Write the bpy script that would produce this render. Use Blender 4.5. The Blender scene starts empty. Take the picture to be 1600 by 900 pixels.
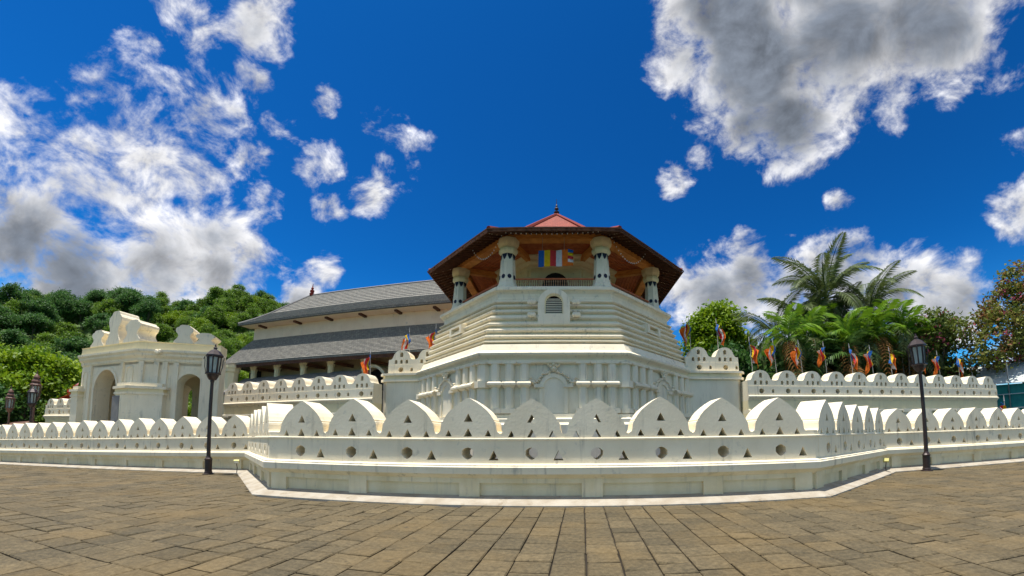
import bpy, bmesh, math, random
import numpy as np
from mathutils import Vector, Matrix, Euler
from mathutils.geometry import tessellate_polygon
R_ = math.radians
random.seed(7)
sc = bpy.context.scene
col = sc.collection

# ------------------------------------------------------------------ camera
cd = bpy.data.cameras.new('camera'); cam = bpy.data.objects.new('camera', cd); col.objects.link(cam)
sc.camera = cam
cd.type = 'PANO'; cd.panorama_type = 'FISHEYE_LENS_POLYNOMIAL'
cd.sensor_width = 36; cd.clip_start = .05; cd.clip_end = 6000
FMM = 590.75 * 36 / 1600
cd.fisheye_fov = R_(240)
cd.fisheye_polynomial_k0 = 0
cd.fisheye_polynomial_k1 = -1.00717664 / FMM
cd.fisheye_polynomial_k2 = 0.02647126 / FMM ** 2
cd.fisheye_polynomial_k3 = 0.11459394 / FMM ** 3
cd.fisheye_polynomial_k4 = -0.02776329 / FMM ** 4
cd.shift_x = -.05625; cd.shift_y = .2123
YAW, PITCH, ROLL = .0062039, .0749552, -.0052435
RM = (Matrix.Rotation(YAW, 3, 'Z') @ Matrix.Rotation(PITCH, 3, 'X') @
      Matrix(((math.cos(ROLL), 0, -math.sin(ROLL)), (0, 1, 0), (math.sin(ROLL), 0, math.cos(ROLL)))))
ax = [RM @ Vector(v) for v in ((1, 0, 0), (0, 0, 1), (0, -1, 0))]
cam.matrix_world = Matrix(((ax[0].x, ax[1].x, ax[2].x, 0), (ax[0].y, ax[1].y, ax[2].y, 0),
                           (ax[0].z, ax[1].z, ax[2].z, 1.6), (0, 0, 0, 1)))

# ------------------------------------------------------------------ light
SUN_EL, SUN_AZ = 79, -107          # azimuth from +y (into the scene), negative = left
sd = Vector((math.sin(R_(SUN_AZ)) * math.cos(R_(SUN_EL)), math.cos(R_(SUN_AZ)) * math.cos(R_(SUN_EL)), math.sin(R_(SUN_EL))))
sl = bpy.data.lights.new('sun', 'SUN'); sun = bpy.data.objects.new('sun', sl); col.objects.link(sun)
sl.energy = 3.0; sl.angle = R_(.53); sl.color = (1, .95, .86)
sun.rotation_euler = sd.to_track_quat('Z', 'Y').to_euler(); sun.location = (0, 0, 80)
sc.view_settings.view_transform = 'Standard'; sc.view_settings.look = 'None'
sc.view_settings.exposure = 1.14; sc.view_settings.gamma = 1
sc.cycles.max_bounces = 8; sc.cycles.diffuse_bounces = 5; sc.cycles.transparent_max_bounces = 8
sc.cycles.use_adaptive_sampling = True

world = bpy.data.worlds.new('World'); sc.world = world; world.use_nodes = True
wt = world.node_tree; wt.nodes.clear()
def wn(t, **k):
    n = wt.nodes.new(t)
    for a, b in k.items(): setattr(n, a, b)
    return n
def wl(a, b): wt.links.new(a, b)
def wmath(op, a, b=None, c=None, clamp=False):
    n = wn('ShaderNodeMath', operation=op); n.use_clamp = clamp
    for i, v in enumerate((a, b, c)):
        if v is None: continue
        if isinstance(v, (int, float)): n.inputs[i].default_value = v
        else: wl(v, n.inputs[i])
    return n.outputs[0]
def wvec(op, a, b=None, out=0):
    n = wn('ShaderNodeVectorMath', operation=op)
    for i, v in enumerate((a, b)):
        if v is None: continue
        if isinstance(v, (tuple, list)): n.inputs[i].default_value = v
        else: wl(v, n.inputs[i])
    return n.outputs[out]
def wmix(f, a, b):
    n = wn('ShaderNodeMix', data_type='RGBA')
    for i, v in ((0, f), (6, a), (7, b)):
        if isinstance(v, (int, float)): n.inputs[i].default_value = v
        elif isinstance(v, tuple): n.inputs[i].default_value = v
        else: wl(v, n.inputs[i])
    return n.outputs[2]
def wramp(v, a, b, c=0., d=1.):
    n = wn('ShaderNodeMapRange', interpolation_type='SMOOTHSTEP')
    wl(v, n.inputs[0])
    for i, q in zip((1, 2, 3, 4), (a, b, c, d)): n.inputs[i].default_value = q
    return n.outputs[0]
sky = wn('ShaderNodeTexSky', sky_type='NISHITA'); sky.sun_disc = False
sky.sun_elevation = R_(SUN_EL); sky.sun_rotation = R_(SUN_AZ); sky.altitude = 500; sky.air_density = 1; sky.dust_density = .3; sky.ozone_density = 2
gen = wn('ShaderNodeTexCoord').outputs['Generated']
dirv = wvec('NORMALIZE', gen)
sxyz = wn('ShaderNodeSeparateXYZ'); wl(dirv, sxyz.inputs[0]); wn_z = sxyz.outputs[2]
# clouds: azimuth, elevation (deg), radius (deg), weight
CL = [(-52, 23.6, 4.6, 1.0), (-46.5, 20.6, 4.6, .95), (-41, 17.6, 3.6, .9), (-57, 18.3, 6.5, 1.3), (-65, 16.5, 7, 1.28), (-71, 17.5, 7, 1.25), (-62, 12, 7, 1.2), (-51, 19, 5, 1.15), (-48.5, 16, 5, 1.0),
      (-68.5, 23.6, 4.6, .55), (-62.5, 25, 4, .5), (-72, 26.5, 4.2, .4), (-60.5, 28.6, 3.4, .4), (-55.5, 29, 2.6, .4), (-57.3, 35.8, 3.0, .6), (-54.7, 34.3, 2.4, .55), (-52, 41, 3, .55), (-68.5, 33.6, 2.6, .45), (-65, 30.5, 2.8, .4),
      (-63, 45, 2.6, .4), (-55, 46.6, 3.4, .45), (-50.3, 34.2, 2.2, .35), (-39.8, 35.2, 2.5, .45), (-33.2, 33.4, 2.4, .4), (-38, 30.3, 1.8, .5), (-31, 40.5, 2.4, .25), (-42, 42.6, 1.4, .3), (-47, 28.2, 1.8, .3), (-37.5, 22, 1.5, .25), (-59, 41, 2, .15), (-64, 38, 1.8, .15), (-48.5, 38, 2, .3), (-61, 32.5, 2.2, .2), (-53, 37.5, 2, .35), (-28, 36.5, 1.8, .22), (-66, 27.5, 3, .3), (-70, 30, 2.5, .2), (-51.5, 44, 2, .3),
      (35, 48.5, 9, 1.5), (47, 46.5, 9, 1.6), (37.5, 40.5, 6.5, 1.4), (25, 51, 5.4, .9), (25.5, 45, 4.2, .85), (58, 43.5, 7.5, 1.4), (51, 39.5, 5, 1.0), (33, 55, 8, 1.4), (50, 56, 10, 1.5), (66, 48, 7, 1.0), (63, 38.5, 2.6, .4), (31.5, 41.5, 5, 1.1),
      (18.4, 36.6, 2.0, .4), (22, 38.6, 1.6, .25), (21.5, 20.2, 6.4, 1.0), (28, 21.6, 5.4, .95), (34, 19.6, 6.4, .95), (41.5, 21, 6, 1.0), (46.5, 17, 5.8, .95), (54.5, 14.8, 5, .95), (50.5, 15, 5, .9), (38, 17, 6.4, .95), (25, 14, 6, .9), (62.5, 22.3, 3.4, .8), (35, 13, 7, .9), (41.5, 29.6, 1.1, .3), (60, 9, 5, .7),
      (100, 30, 14, 1.1), (130, 45, 12, 1.0), (165, 25, 14, 1.1), (-110, 35, 12, 1.0), (-145, 28, 14, 1.1), (-170, 55, 11, 1.0), (90, 62, 9, .9), (-95, 20, 10, 1.1), (140, 12, 14, 1.1), (-125, 60, 10, .9), (10, 75, 7, .7), (180, 35, 16, 1.3), (-160, 40, 14, 1.2), (150, 55, 12, 1.1), (120, 25, 14, 1.1), (-120, 22, 14, 1.1), (75, 30, 8, .9), (-85, 45, 8, .9)]  # out-of-view clouds, some added to brighten and whiten the light on shaded walls
cov = None
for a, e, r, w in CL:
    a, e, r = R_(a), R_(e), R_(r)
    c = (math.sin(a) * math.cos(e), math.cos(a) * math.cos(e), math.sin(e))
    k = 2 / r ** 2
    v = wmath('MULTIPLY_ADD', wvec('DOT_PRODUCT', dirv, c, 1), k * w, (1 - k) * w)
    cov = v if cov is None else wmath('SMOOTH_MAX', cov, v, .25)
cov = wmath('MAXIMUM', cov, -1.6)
def wnoise(vec, s, det, rough, dist=0):
    n = wn('ShaderNodeTexNoise'); wl(vec, n.inputs['Vector'])
    n.inputs['Scale'].default_value = s; n.inputs['Detail'].default_value = det; n.inputs['Roughness'].default_value = rough; n.inputs['Distortion'].default_value = dist
    return n.outputs[0]
sq = wvec('MULTIPLY', dirv, (1, 1, 1.35))
n1 = wnoise(sq, 8.6, 11, .6, .3)
n2 = wnoise(wvec('ADD', sq, (-.012, .010, .026)), 8.6, 11, .58, .3)
nf = wnoise(sq, 21, 7, .62, .4)
n3 = wnoise(sq, 3.6, 4, .5)
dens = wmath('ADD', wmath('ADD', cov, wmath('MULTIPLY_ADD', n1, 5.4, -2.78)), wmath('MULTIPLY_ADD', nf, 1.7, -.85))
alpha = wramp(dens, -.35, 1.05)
thick = wramp(wmath('ADD', wmath('MULTIPLY', cov, 1.0), wmath('ADD', wmath('MULTIPLY_ADD', n1, 1.9, -.95), wmath('MULTIPLY_ADD', n3, 1.8, -.9))), .4, 1.45)
relief = wmath('MULTIPLY_ADD', wmath('SUBTRACT', n1, n2), 2.3, 1.0)
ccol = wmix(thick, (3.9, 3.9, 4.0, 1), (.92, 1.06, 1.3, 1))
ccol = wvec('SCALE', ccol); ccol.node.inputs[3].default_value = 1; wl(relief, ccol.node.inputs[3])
tint = wn('ShaderNodeMix', data_type='RGBA', blend_type='MULTIPLY'); tint.inputs[0].default_value = 1
gam = wn('ShaderNodeGamma'); wl(sky.outputs[0], gam.inputs[0]); gam.inputs[1].default_value = 1.5
wl(gam.outputs[0], tint.inputs[6]); wl(wmix(wramp(wn_z, .02, .42), (.08, .275, .325, 1), (.016, .178, .275, 1)), tint.inputs[7])
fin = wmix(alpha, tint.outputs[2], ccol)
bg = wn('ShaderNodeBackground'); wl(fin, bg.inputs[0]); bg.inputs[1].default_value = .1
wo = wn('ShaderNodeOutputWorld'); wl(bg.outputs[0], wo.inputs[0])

# ------------------------------------------------------------------ materials
MT = {}
def mat(name, c1, c2=None, scale=3., rough=.85, bump=0., bscale=30., stretch=(1, 1, 1), stain=None, stain_scale=1.5, stain_at=.6, spec=.3, attr=None, trans=0., metal=0., coord='pos', streak=0., mottle=False, tiles=False):
    m = bpy.data.materials.new(name); m.use_nodes = True; t = m.node_tree; N, L = t.nodes, t.links
    b = N['Principled BSDF']; b.inputs['Roughness'].default_value = rough; b.inputs['Specular IOR Level'].default_value = spec; b.inputs['Metallic'].default_value = metal
    g = N.new('ShaderNodeNewGeometry'); mp = N.new('ShaderNodeMapping'); mp.inputs['Scale'].default_value = stretch
    if coord == 'pos': L.new(g.outputs['Position'], mp.inputs[0])
    else: L.new(N.new('ShaderNodeTexCoord').outputs['Object'], mp.inputs[0])
    def noise(s, det=6, rg=.6, vec=mp.outputs[0]):
        n = N.new('ShaderNodeTexNoise'); L.new(vec, n.inputs[0]); n.inputs['Scale'].default_value = s; n.inputs['Detail'].default_value = det; n.inputs['Roughness'].default_value = rg
        return n.outputs[0]
    def mix(f, a, bb, blend='MIX'):
        x = N.new('ShaderNodeMix'); x.data_type = 'RGBA'; x.blend_type = blend
        for i, v in ((0, f), (6, a), (7, bb)):
            if isinstance(v, (int, float)): x.inputs[i].default_value = v
            elif isinstance(v, tuple): x.inputs[i].default_value = v + (1,) if len(v) == 3 else v
            else: L.new(v, x.inputs[i])
        return x.outputs[2]
    def rng(v, a, bb):
        x = N.new('ShaderNodeMapRange'); x.interpolation_type = 'SMOOTHSTEP'; L.new(v, x.inputs[0]); x.inputs[1].default_value = a; x.inputs[2].default_value = bb
        return x.outputs[0]
    if attr:
        at = N.new('ShaderNodeAttribute'); at.attribute_name = attr
        c = mix(at.outputs['Fac'], c1, c2)
        nn = noise(scale); c = mix(rng(nn, .35, .7), c, mix(.35, c, tuple(q * .55 for q in c1)))
        if mottle:
            c = mix(rng(noise(13, 8, .72), .36, .68), mix(.46, c, tuple(q * .40 for q in c1)), mix(.16, c, tuple(min(1, q * 1.6) for q in c2)))
            c = mix(rng(noise(.55, 5, .6), .42, .68), c, mix(.30, c, (.21, .135, .045)))
            c = mix(rng(noise(8, 7, .7), .645, .70), c, tuple(q * .4 for q in c1))
    elif c2: c = mix(rng(noise(scale), .32, .68), c1, c2)
    else: c = mix(0., c1, c1)
    if tiles:
        ob = N.new('ShaderNodeTexCoord'); sx = N.new('ShaderNodeSeparateXYZ'); L.new(ob.outputs['Object'], sx.inputs[0]); cb = N.new('ShaderNodeCombineXYZ'); L.new(sx.outputs[0], cb.inputs[0]); L.new(sx.outputs[2], cb.inputs[1])
        br = N.new('ShaderNodeTexBrick'); L.new(cb.outputs[0], br.inputs[0]); br.inputs['Scale'].default_value = 1; br.inputs['Brick Width'].default_value = .26; br.inputs['Row Height'].default_value = .17; br.inputs['Mortar Size'].default_value = .012; br.inputs['Bias'].default_value = -.1
        br.inputs['Color1'].default_value = (.78, .78, .77, 1); br.inputs['Color2'].default_value = (1.15, 1.13, 1.08, 1); br.inputs['Mortar'].default_value = (.45, .45, .45, 1)
        c = mix(1., c, br.outputs[0], 'MULTIPLY')
    if stain: c = mix(rng(noise(stain_scale, 8, .68), stain_at, stain_at + .14), c, stain)
    if streak:
        mp2 = N.new('ShaderNodeMapping'); mp2.inputs['Scale'].default_value = (5.5, 5.5, .42); L.new(g.outputs['Position'], mp2.inputs[0])
        k1 = rng(noise(1., 7, .62, mp2.outputs[0]), .52, .74); k2 = rng(noise(.7, 4, .6), .38, .66)
        mu = N.new('ShaderNodeMath'); mu.operation = 'MULTIPLY'; L.new(k1, mu.inputs[0]); L.new(k2, mu.inputs[1])
        m3 = N.new('ShaderNodeMath'); m3.operation = 'MULTIPLY'; L.new(mu.outputs[0], m3.inputs[0]); m3.inputs[1].default_value = streak
        c = mix(m3.outputs[0], c, (.30, .285, .23))
    L.new(c, b.inputs['Base Color'])
    if bump:
        bp = N.new('ShaderNodeBump'); bp.inputs['Strength'].default_value = bump; bp.inputs['Distance'].default_value = .02
        L.new(noise(bscale, 5), bp.inputs['Height']); L.new(bp.outputs[0], b.inputs['Normal'])
    if trans:
        tr = N.new('ShaderNodeBsdfTranslucent'); L.new(c, tr.inputs[0]); ms = N.new('ShaderNodeMixShader'); ms.inputs[0].default_value = trans
        L.new(b.outputs[0], ms.inputs[1]); L.new(tr.outputs[0], ms.inputs[2]); L.new(ms.outputs[0], N['Material Output'].inputs[0])
    MT[name] = m
    return m
mat('plaster', (.88, .79, .60), (.81, .715, .525), scale=.9, rough=.8, bump=.25, bscale=14, stain=(.60, .555, .44), stain_scale=2.6, stain_at=.57, streak=0.8)
mat('plaster_cool', (.86, .785, .61), (.78, .70, .53), scale=1.4, rough=.85, bump=.3, bscale=18, stretch=(1, 1, .35), stain=(.33, .33, .30), stain_scale=7, stain_at=.665, streak=1)
mat('plaster_cream', (.85, .74, .46), (.79, .68, .42), scale=1.5, rough=.85, bump=.2, bscale=20, stain=(.5, .43, .28), stain_scale=3, stain_at=.64, streak=0.4)
mat('plaster_plinth', (.78, .70, .50), (.66, .57, .36), scale=1.1, rough=.85, bump=.25, bscale=16, stretch=(1, 1, .5), stain=(.42, .38, .30), stain_scale=3, stain_at=.6, streak=.9)
mat('apron', (.44, .40, .33), (.34, .29, .22), scale=2, rough=.85, bump=.3, bscale=16, stain=(.27, .22, .155), stain_scale=2.2, stain_at=.56)
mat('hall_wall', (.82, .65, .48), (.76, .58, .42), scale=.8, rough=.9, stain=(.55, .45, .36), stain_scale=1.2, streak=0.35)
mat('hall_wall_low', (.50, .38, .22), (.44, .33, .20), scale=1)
mat('roof_grey', (.26, .25, .225), (.18, .172, .155), scale=3, rough=.85, bump=.6, bscale=9, stretch=(1, 1, 1.8), stain=(.30, .29, .25), stain_scale=3, stain_at=.58, tiles=True, streak=.6)
mat('roof_far', (.26, .25, .24), (.2, .19, .19), scale=2)
mat('tile_red', (.36, .075, .045), (.27, .05, .03), scale=7, rough=.8, bump=.5, bscale=10, stain=(.48, .25, .2), stain_scale=5, tiles=True)
mat('tile_ridge', (.25, .03, .02), (.2, .025, .015), scale=5)
mat('wood_orange', (.78, .34, .08), (.56, .20, .045), scale=3, rough=.55, stretch=(.6, .6, 3), bump=.2, bscale=12)
mat('wood_red', (.58, .17, .055), (.42, .10, .035), scale=3, rough=.55)
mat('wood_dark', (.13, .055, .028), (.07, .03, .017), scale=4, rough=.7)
mat('lath', (.78, .66, .46), (.42, .28, .15), scale=5, rough=.8)
mat('baluster', (.42, .26, .14), (.33, .15, .07), scale=6, rough=.6)
mat('black_paint', (.012, .013, .022), (.02, .025, .05), scale=9, rough=.5)
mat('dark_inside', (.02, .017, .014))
mat('lamp_iron', (.045, .028, .026), (.03, .02, .02), scale=8, rough=.45, metal=.3, spec=.5)
mat('lamp_copper', (.17, .09, .06), (.12, .06, .045), scale=8, rough=.5)
mat('pole_white', (.42, .40, .35))
mat('stone', (.082, .068, .040), (.185, .142, .076), scale=3.3, rough=.85, bump=.9, bscale=18, attr='tone', stain=(.052, .045, .030), stain_scale=2.2, stain_at=.585, mottle=True)
mat('joint', (.022, .018, .013), (.035, .028, .02), scale=3, rough=.95)
mat('earth', (.16, .13, .08), (.10, .12, .05), scale=.5)
mat('hill_green', (.05, .10, .02), (.08, .13, .03), scale=.2)
mat('bark', (.12, .09, .06), (.07, .055, .04), scale=4, bump=.6, bscale=9)
mat('palm_bark', (.20, .17, .13), (.13, .11, .08), scale=4, bump=.6, bscale=9, stretch=(1, 1, 4))
mat('leaf_hill', (.06, .13, .018), (.25, .40, .035), scale=.35, rough=.6, attr='tone', trans=.4, coord='obj')
mat('leaf_dark', (.036, .11, .028), (.13, .26, .05), scale=.35, rough=.6, attr='tone', trans=.4, coord='obj')
mat('leaf_lime', (.11, .22, .010), (.34, .46, .02), scale=.6, rough=.55, attr='tone', trans=.35, coord='obj')
mat('leaf_olive', (.06, .10, .018), (.18, .22, .035), scale=.8, rough=.6, attr='tone', trans=.3, coord='obj')
mat('leaf_rust', (.10, .05, .015), (.20, .13, .03), scale=.8, rough=.6, attr='tone', trans=.3, coord='obj')
mat('leaf_autumn', (.085, .12, .02), (.26, .27, .045), scale=.5, rough=.6, attr='tone', trans=.3, coord='obj', stain=(.25, .09, .04), stain_scale=.7, stain_at=.5)
mat('blossom', (.34, .05, .10), (.5, .14, .2), scale=3, attr='tone', trans=.3, coord='obj')
mat('frond', (.06, .10, .025), (.18, .22, .07), scale=.5, rough=.5, attr='tone', trans=.25, coord='obj')
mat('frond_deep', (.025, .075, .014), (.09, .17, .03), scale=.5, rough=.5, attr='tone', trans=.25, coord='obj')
mat('frond_bright', (.07, .19, .010), (.23, .38, .02), scale=.5, rough=.5, attr='tone', trans=.35, coord='obj')
mat('frond_dry', (.16, .07, .015), (.30, .15, .04), scale=.5, attr='tone', trans=.3, coord='obj')
for nm, c in dict(f_blue=(.02, .14, .5), f_yellow=(.85, .55, .01), f_red=(.7, .05, .05), f_white=(.78, .74, .74), f_orange=(.85, .20, .02), f_pink=(.72, .30, .30)).items():
    mat(nm, c, tuple(q * .85 for q in c), scale=6, rough=.8, trans=.25)
mat('net_teal', (.012, .16, .15), (.02, .22, .2), scale=2, rough=.8)
mat('sheet_pale', (.45, .52, .52), (.55, .58, .56), scale=1, rough=.5)
mat('steel', (.35, .36, .36), metal=.6, rough=.4)
mat('roof_brown', (.10, .05, .035), (.14, .075, .05), scale=2)
mat('red_cloth', (.42, .03, .015), (.55, .09, .02), scale=2)
mat('yellow_lamp', (.50, .46, .14), rough=.5)
gm = bpy.data.materials.new('lamp_glass'); gm.use_nodes = True
gb = gm.node_tree.nodes['Principled BSDF']; gb.inputs['Base Color'].default_value = (.62, .72, .70, 1); gb.inputs['Roughness'].default_value = .12; gb.inputs['Transmission Weight'].default_value = .55; gb.inputs['IOR'].default_value = 1.2
MT['lamp_glass'] = gm
bm_ = bpy.data.materials.new('bulb'); bm_.use_nodes = True
bm_.node_tree.nodes['Principled BSDF'].inputs['Base Color'].default_value = (.85, .85, .82, 1); MT['bulb'] = bm_

# ------------------------------------------------------------------ helpers
def gz(x): return -.027 * max(0., -13 - x)
class MB:
    def __init__(s): s.v = []; s.f = []
    def add(s, v, f):
        o = len(s.v); s.v += [tuple(p) for p in v]; s.f += [tuple(i + o for i in q) for q in f]; return s
    def box(s, x0, x1, y0, y1, z0, z1):
        return s.add([(x0, y0, z0), (x1, y0, z0), (x1, y1, z0), (x0, y1, z0), (x0, y0, z1), (x1, y0, z1), (x1, y1, z1), (x0, y1, z1)],
                     [(3, 2, 1, 0), (4, 5, 6, 7), (0, 1, 5, 4), (1, 2, 6, 5), (2, 3, 7, 6), (3, 0, 4, 7)])
    def bar(s, a, b, w, h=None):
        a, b = Vector(a), Vector(b); d = (b - a).normalized(); u = d.cross(Vector((0, 0, 1)))
        if u.length < 1e-3: u = Vector((1, 0, 0))
        u.normalize(); n = u.cross(d); h = h or w; u = u * w / 2; n = n * h / 2
        return s.add([a - u - n, a + u - n, a + u + n, a - u + n, b - u - n, b + u - n, b + u + n, b - u + n],
                     [(3, 2, 1, 0), (4, 5, 6, 7), (0, 1, 5, 4), (1, 2, 6, 5), (2, 3, 7, 6), (3, 0, 4, 7)])
    def lathe(s, prof, n=8, cx=0, cy=0, ph=None, cap=True):
        ph = math.pi / n if ph is None else ph; v = []; f = []
        for r, z in prof:
            for k in range(n):
                a = ph - math.pi / 2 + 2 * math.pi * k / n; v.append((cx + r * math.cos(a), cy + r * math.sin(a), z))
        for i in range(len(prof) - 1):
            for k in range(n):
                f.append((i * n + k, i * n + (k + 1) % n, (i + 1) * n + (k + 1) % n, (i + 1) * n + k))
        if cap: f.append(tuple(range(n))[::-1]); f.append(tuple((len(prof) - 1) * n + k for k in range(n)))
        return s.add(v, f)
    def tube(s, pts, rad, n=6):
        pts = [Vector(p) for p in pts]; v = []; f = []
        for i, p in enumerate(pts):
            d = (pts[min(i + 1, len(pts) - 1)] - pts[max(i - 1, 0)]).normalized()
            u = d.cross(Vector((.13, .21, 1) if abs(d.z) < .95 else (1, .1, 0))).normalized(); w = d.cross(u)
            r = rad[i] if isinstance(rad, (list, tuple)) else rad
            for k in range(n):
                a = 2 * math.pi * k / n; v.append(p + u * (r * math.cos(a)) + w * (r * math.sin(a)))
        for i in range(len(pts) - 1):
            for k in range(n): f.append((i * n + k, (i + 1) * n + k, (i + 1) * n + (k + 1) % n, i * n + (k + 1) % n))
        f.append(tuple(range(n))); f.append(tuple((len(pts) - 1) * n + k for k in range(n))[::-1])
        return s.add(v, f)
    def prism(s, poly, z0, z1):            # plan polygon, counter-clockwise
        n = len(poly); v = [(x, y, z0) for x, y in poly] + [(x, y, z1) for x, y in poly]
        return s.add(v, [tuple(range(n))[::-1], tuple(range(n, 2 * n))] + [(i, (i + 1) % n, n + (i + 1) % n, n + i) for i in range(n)])
    def slab(s, outer, holes, y0, y1, M=None):       # outline in x,z with holes, front at y0, back at y1
        loops = [outer] + list(holes); flat = [p for l in loops for p in l]; n = len(flat)
        tri = tessellate_polygon([[Vector((p[0], p[1], 0)) for p in l] for l in loops])
        v = [(p[0], y0, p[1]) for p in flat] + [(p[0], y1, p[1]) for p in flat]; f = []
        for t in tri:
            a, b, c = (Vector(flat[i]) for i in t)
            if (b - a).cross(c - a) < 0: t = t[::-1]
            f.append(tuple(t)); f.append(tuple(i + n for i in t[::-1]))
        o = 0
        for li, l in enumerate(loops):
            area = sum(l[i][0] * l[(i + 1) % len(l)][1] - l[(i + 1) % len(l)][0] * l[i][1] for i in range(len(l)))
            for i in range(len(l)):
                a, b = o + i, o + (i + 1) % len(l)
                q = (a, a + n, b + n, b)
                if (area < 0) != (li > 0): q = q[::-1]
                f.append(q)
            o += len(l)
        if M is not None: v = [M @ Vector(p) for p in v]
        return s.add(v, f)
    def xf(s, M): s.v = [tuple(M @ Vector(p)) for p in s.v]; return s
    def mesh(s, name, m, smooth=False):
        me = bpy.data.meshes.new(name); me.from_pydata(s.v, [], s.f); me.materials.append(MT[m] if isinstance(m, str) else m)
        if smooth: me.shade_smooth() if hasattr(me, 'shade_smooth') else None
        me.update(); return me
    def build(s, name, m, parent=None, smooth=False): return link(name, s.mesh(name, m, smooth), parent)
def link(name, me, parent=None, loc=None, rz=0):
    o = bpy.data.objects.new(name, me); col.objects.link(o)
    if parent is not None: o.parent = parent
    if loc is not None: o.location = loc
    if rz: o.rotation_euler = (0, 0, rz)
    return o
def tag(o, label, cat, group=None):
    o['label'] = label; o['category'] = cat
    if group: o['group'] = group
    return o
def thing(name, label, cat, loc=(0, 0, 0), rz=0, group=None):
    o = link(name, None, None, loc, rz); o.empty_display_size = .3
    return tag(o, label, cat, group)
def structure(o): o['kind'] = 'structure'; return o
def stuff(o): o['kind'] = 'stuff'; return o
def arch(x, z, w, h, n=10):               # round-headed opening: centre x, sill z, width w, total height h, counter-clockwise
    r = w / 2; return [(x - r, z), (x + r, z)] + [(x + r * math.cos(a), z + h - r + r * math.sin(a)) for a in [math.pi * k / n for k in range(n + 1)]]
def tri(x, z, w, h): return [(x - w / 2, z), (x + w / 2, z), (x, z + h)]
def mirror(half): return [(-x, z) for x, z in half[::-1] if x > 1e-6] + list(half)

# ------------------------------------------------------------------ ground
xs = [-3000, -400, -120, -60, -50, -40, -13, 60, 400, 3000]; ys = [-3000, -300, -30, 14, 60, 400, 3000]
gzc = lambda x: gz(max(x, -60.))
gv = [(x, y, gzc(x) - .035) for y in ys for x in xs]; nx = len(xs)
gf = [(j * nx + i, j * nx + i + 1, (j + 1) * nx + i + 1, (j + 1) * nx + i) for j in range(len(ys) - 1) for i in range(nx - 1)]
ground = structure(MB().add(gv, gf).build('ground', 'joint'))
# plaza of worn flagstones
PATH = [(-44, 13.7), (-14.6, 13.95), (-8.66, 8.8), (6.59, 8.8), (13.1, 13.19), (33, 13.3)]
def kerb_y(x):
    for (x0, y0), (x1, y1) in zip(PATH, PATH[1:]):
        if x0 <= x <= x1: return y0 + (y1 - y0) * (x - x0) / (x1 - x0)
    return 13.5
pr = -.0259; pc, ps = math.cos(pr), math.sin(pr)
def pw(u, v): return (u * pc - v * ps, u * ps + v * pc)
rs = random.Random(3)
stones = []
BW = -5.2
u = BW
while u < 34:                             # rows running towards the wall
    w = rs.choice((.44, .47, .5, .52, .45)); v = -1.5 + rs.random() * .6
    while v < 14.5:
        l = rs.choice((.36, .42, .46, .52, .58, .44)); stones.append((u, u + w, v, v + l)); v += l
    u += w
v = -1.5
while v < 15.5:                           # left of it the rows run across
    w = rs.choice((.44, .48, .5, .54)); u = BW
    while u > -44:
        l = rs.choice((.42, .48, .54, .6, .45, .66)); stones.append((u - l, min(u, BW), v, v + w)); u -= l
    v += w
def stone_mesh(s, rs):
    u0, u1, v0, v1 = s; b = .016; big = .007 + .008 * rs.random(); sm = .007 + .009 * rs.random(); gu, gv = (big, sm) if u0 >= BW - .01 else (sm, big)
    j = lambda: (rs.random() - .5) * .010
    z = (rs.random() - .5) * .012; tx = (rs.random() - .5) * .012; ty = (rs.random() - .5) * .012
    c = [(u0 + gu + j(), v0 + gv + j()), (u1 - gu + j(), v0 + gv + j()), (u1 - gu + j(), v1 - gv + j()), (u0 + gu + j(), v1 - gv + j())]
    cu, cv = (u0 + u1) / 2, (v0 + v1) / 2; V = []
    for (a, bb) in c: V.append((a, bb, -.05))
    for (a, bb) in c: V.append((a, bb, z - .012))
    for k, (a, bb) in enumerate(c): V.append((a + b * (1 if a < cu else -1), bb + b * (1 if bb < cv else -1), z + tx * (1 if a > cu else -1) + ty * (1 if bb > cv else -1)))
    W = []
    for a, bb, zz in V:
        x, y = pw(a, bb); W.append((x, y, zz + gz(x)))
    F = [(8, 9, 10, 11)]
    for o in (0, 4):
        for k in range(4): F.append((o + k, o + (k + 1) % 4, o + 4 + (k + 1) % 4, o + 4 + k))
    return W, F
keep = []
for s in stones:
    x, y = pw((s[0] + s[1]) / 2, (s[2] + s[3]) / 2)
    if y > kerb_y(x) + .12 or s[1] - s[0] < .12: continue
    vis = y > .3 and abs(math.degrees(math.atan2(x, y)) + 5) < 72
    dd = math.hypot(x, y)
    # picture rows below the frame are not seen: depression beyond about 21 degrees
    seen = vis and math.degrees(math.atan2(1.6, dd)) < 21.5 - .05 * abs(math.degrees(math.atan2(x, y)))
    keep.append((dd if seen else 1e3 + dd, s))
keep.sort(key=lambda q: q[0])
mb = MB(); tones = []
def tone_attr(me, tones):
    a = me.attributes.new('tone', 'FLOAT', 'FACE'); a.data.foreach_set('value', tones)
for i, (dd, s) in enumerate(keep):
    W, F = stone_mesh(s, rs); tn = min(1, max(0, rs.gauss(.5, .24)))
    if i < 300:
        m1 = MB().add(W, F); me = m1.mesh('paving_stone', 'stone'); tone_attr(me, [tn] * len(F)); link('paving_stone', me, ground)
    else: mb.add(W, F); tones += [tn] * len(F)
me = mb.mesh('paving_stones', 'stone'); tone_attr(me, tones); stuff(link('paving_stones', me, ground))

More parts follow.
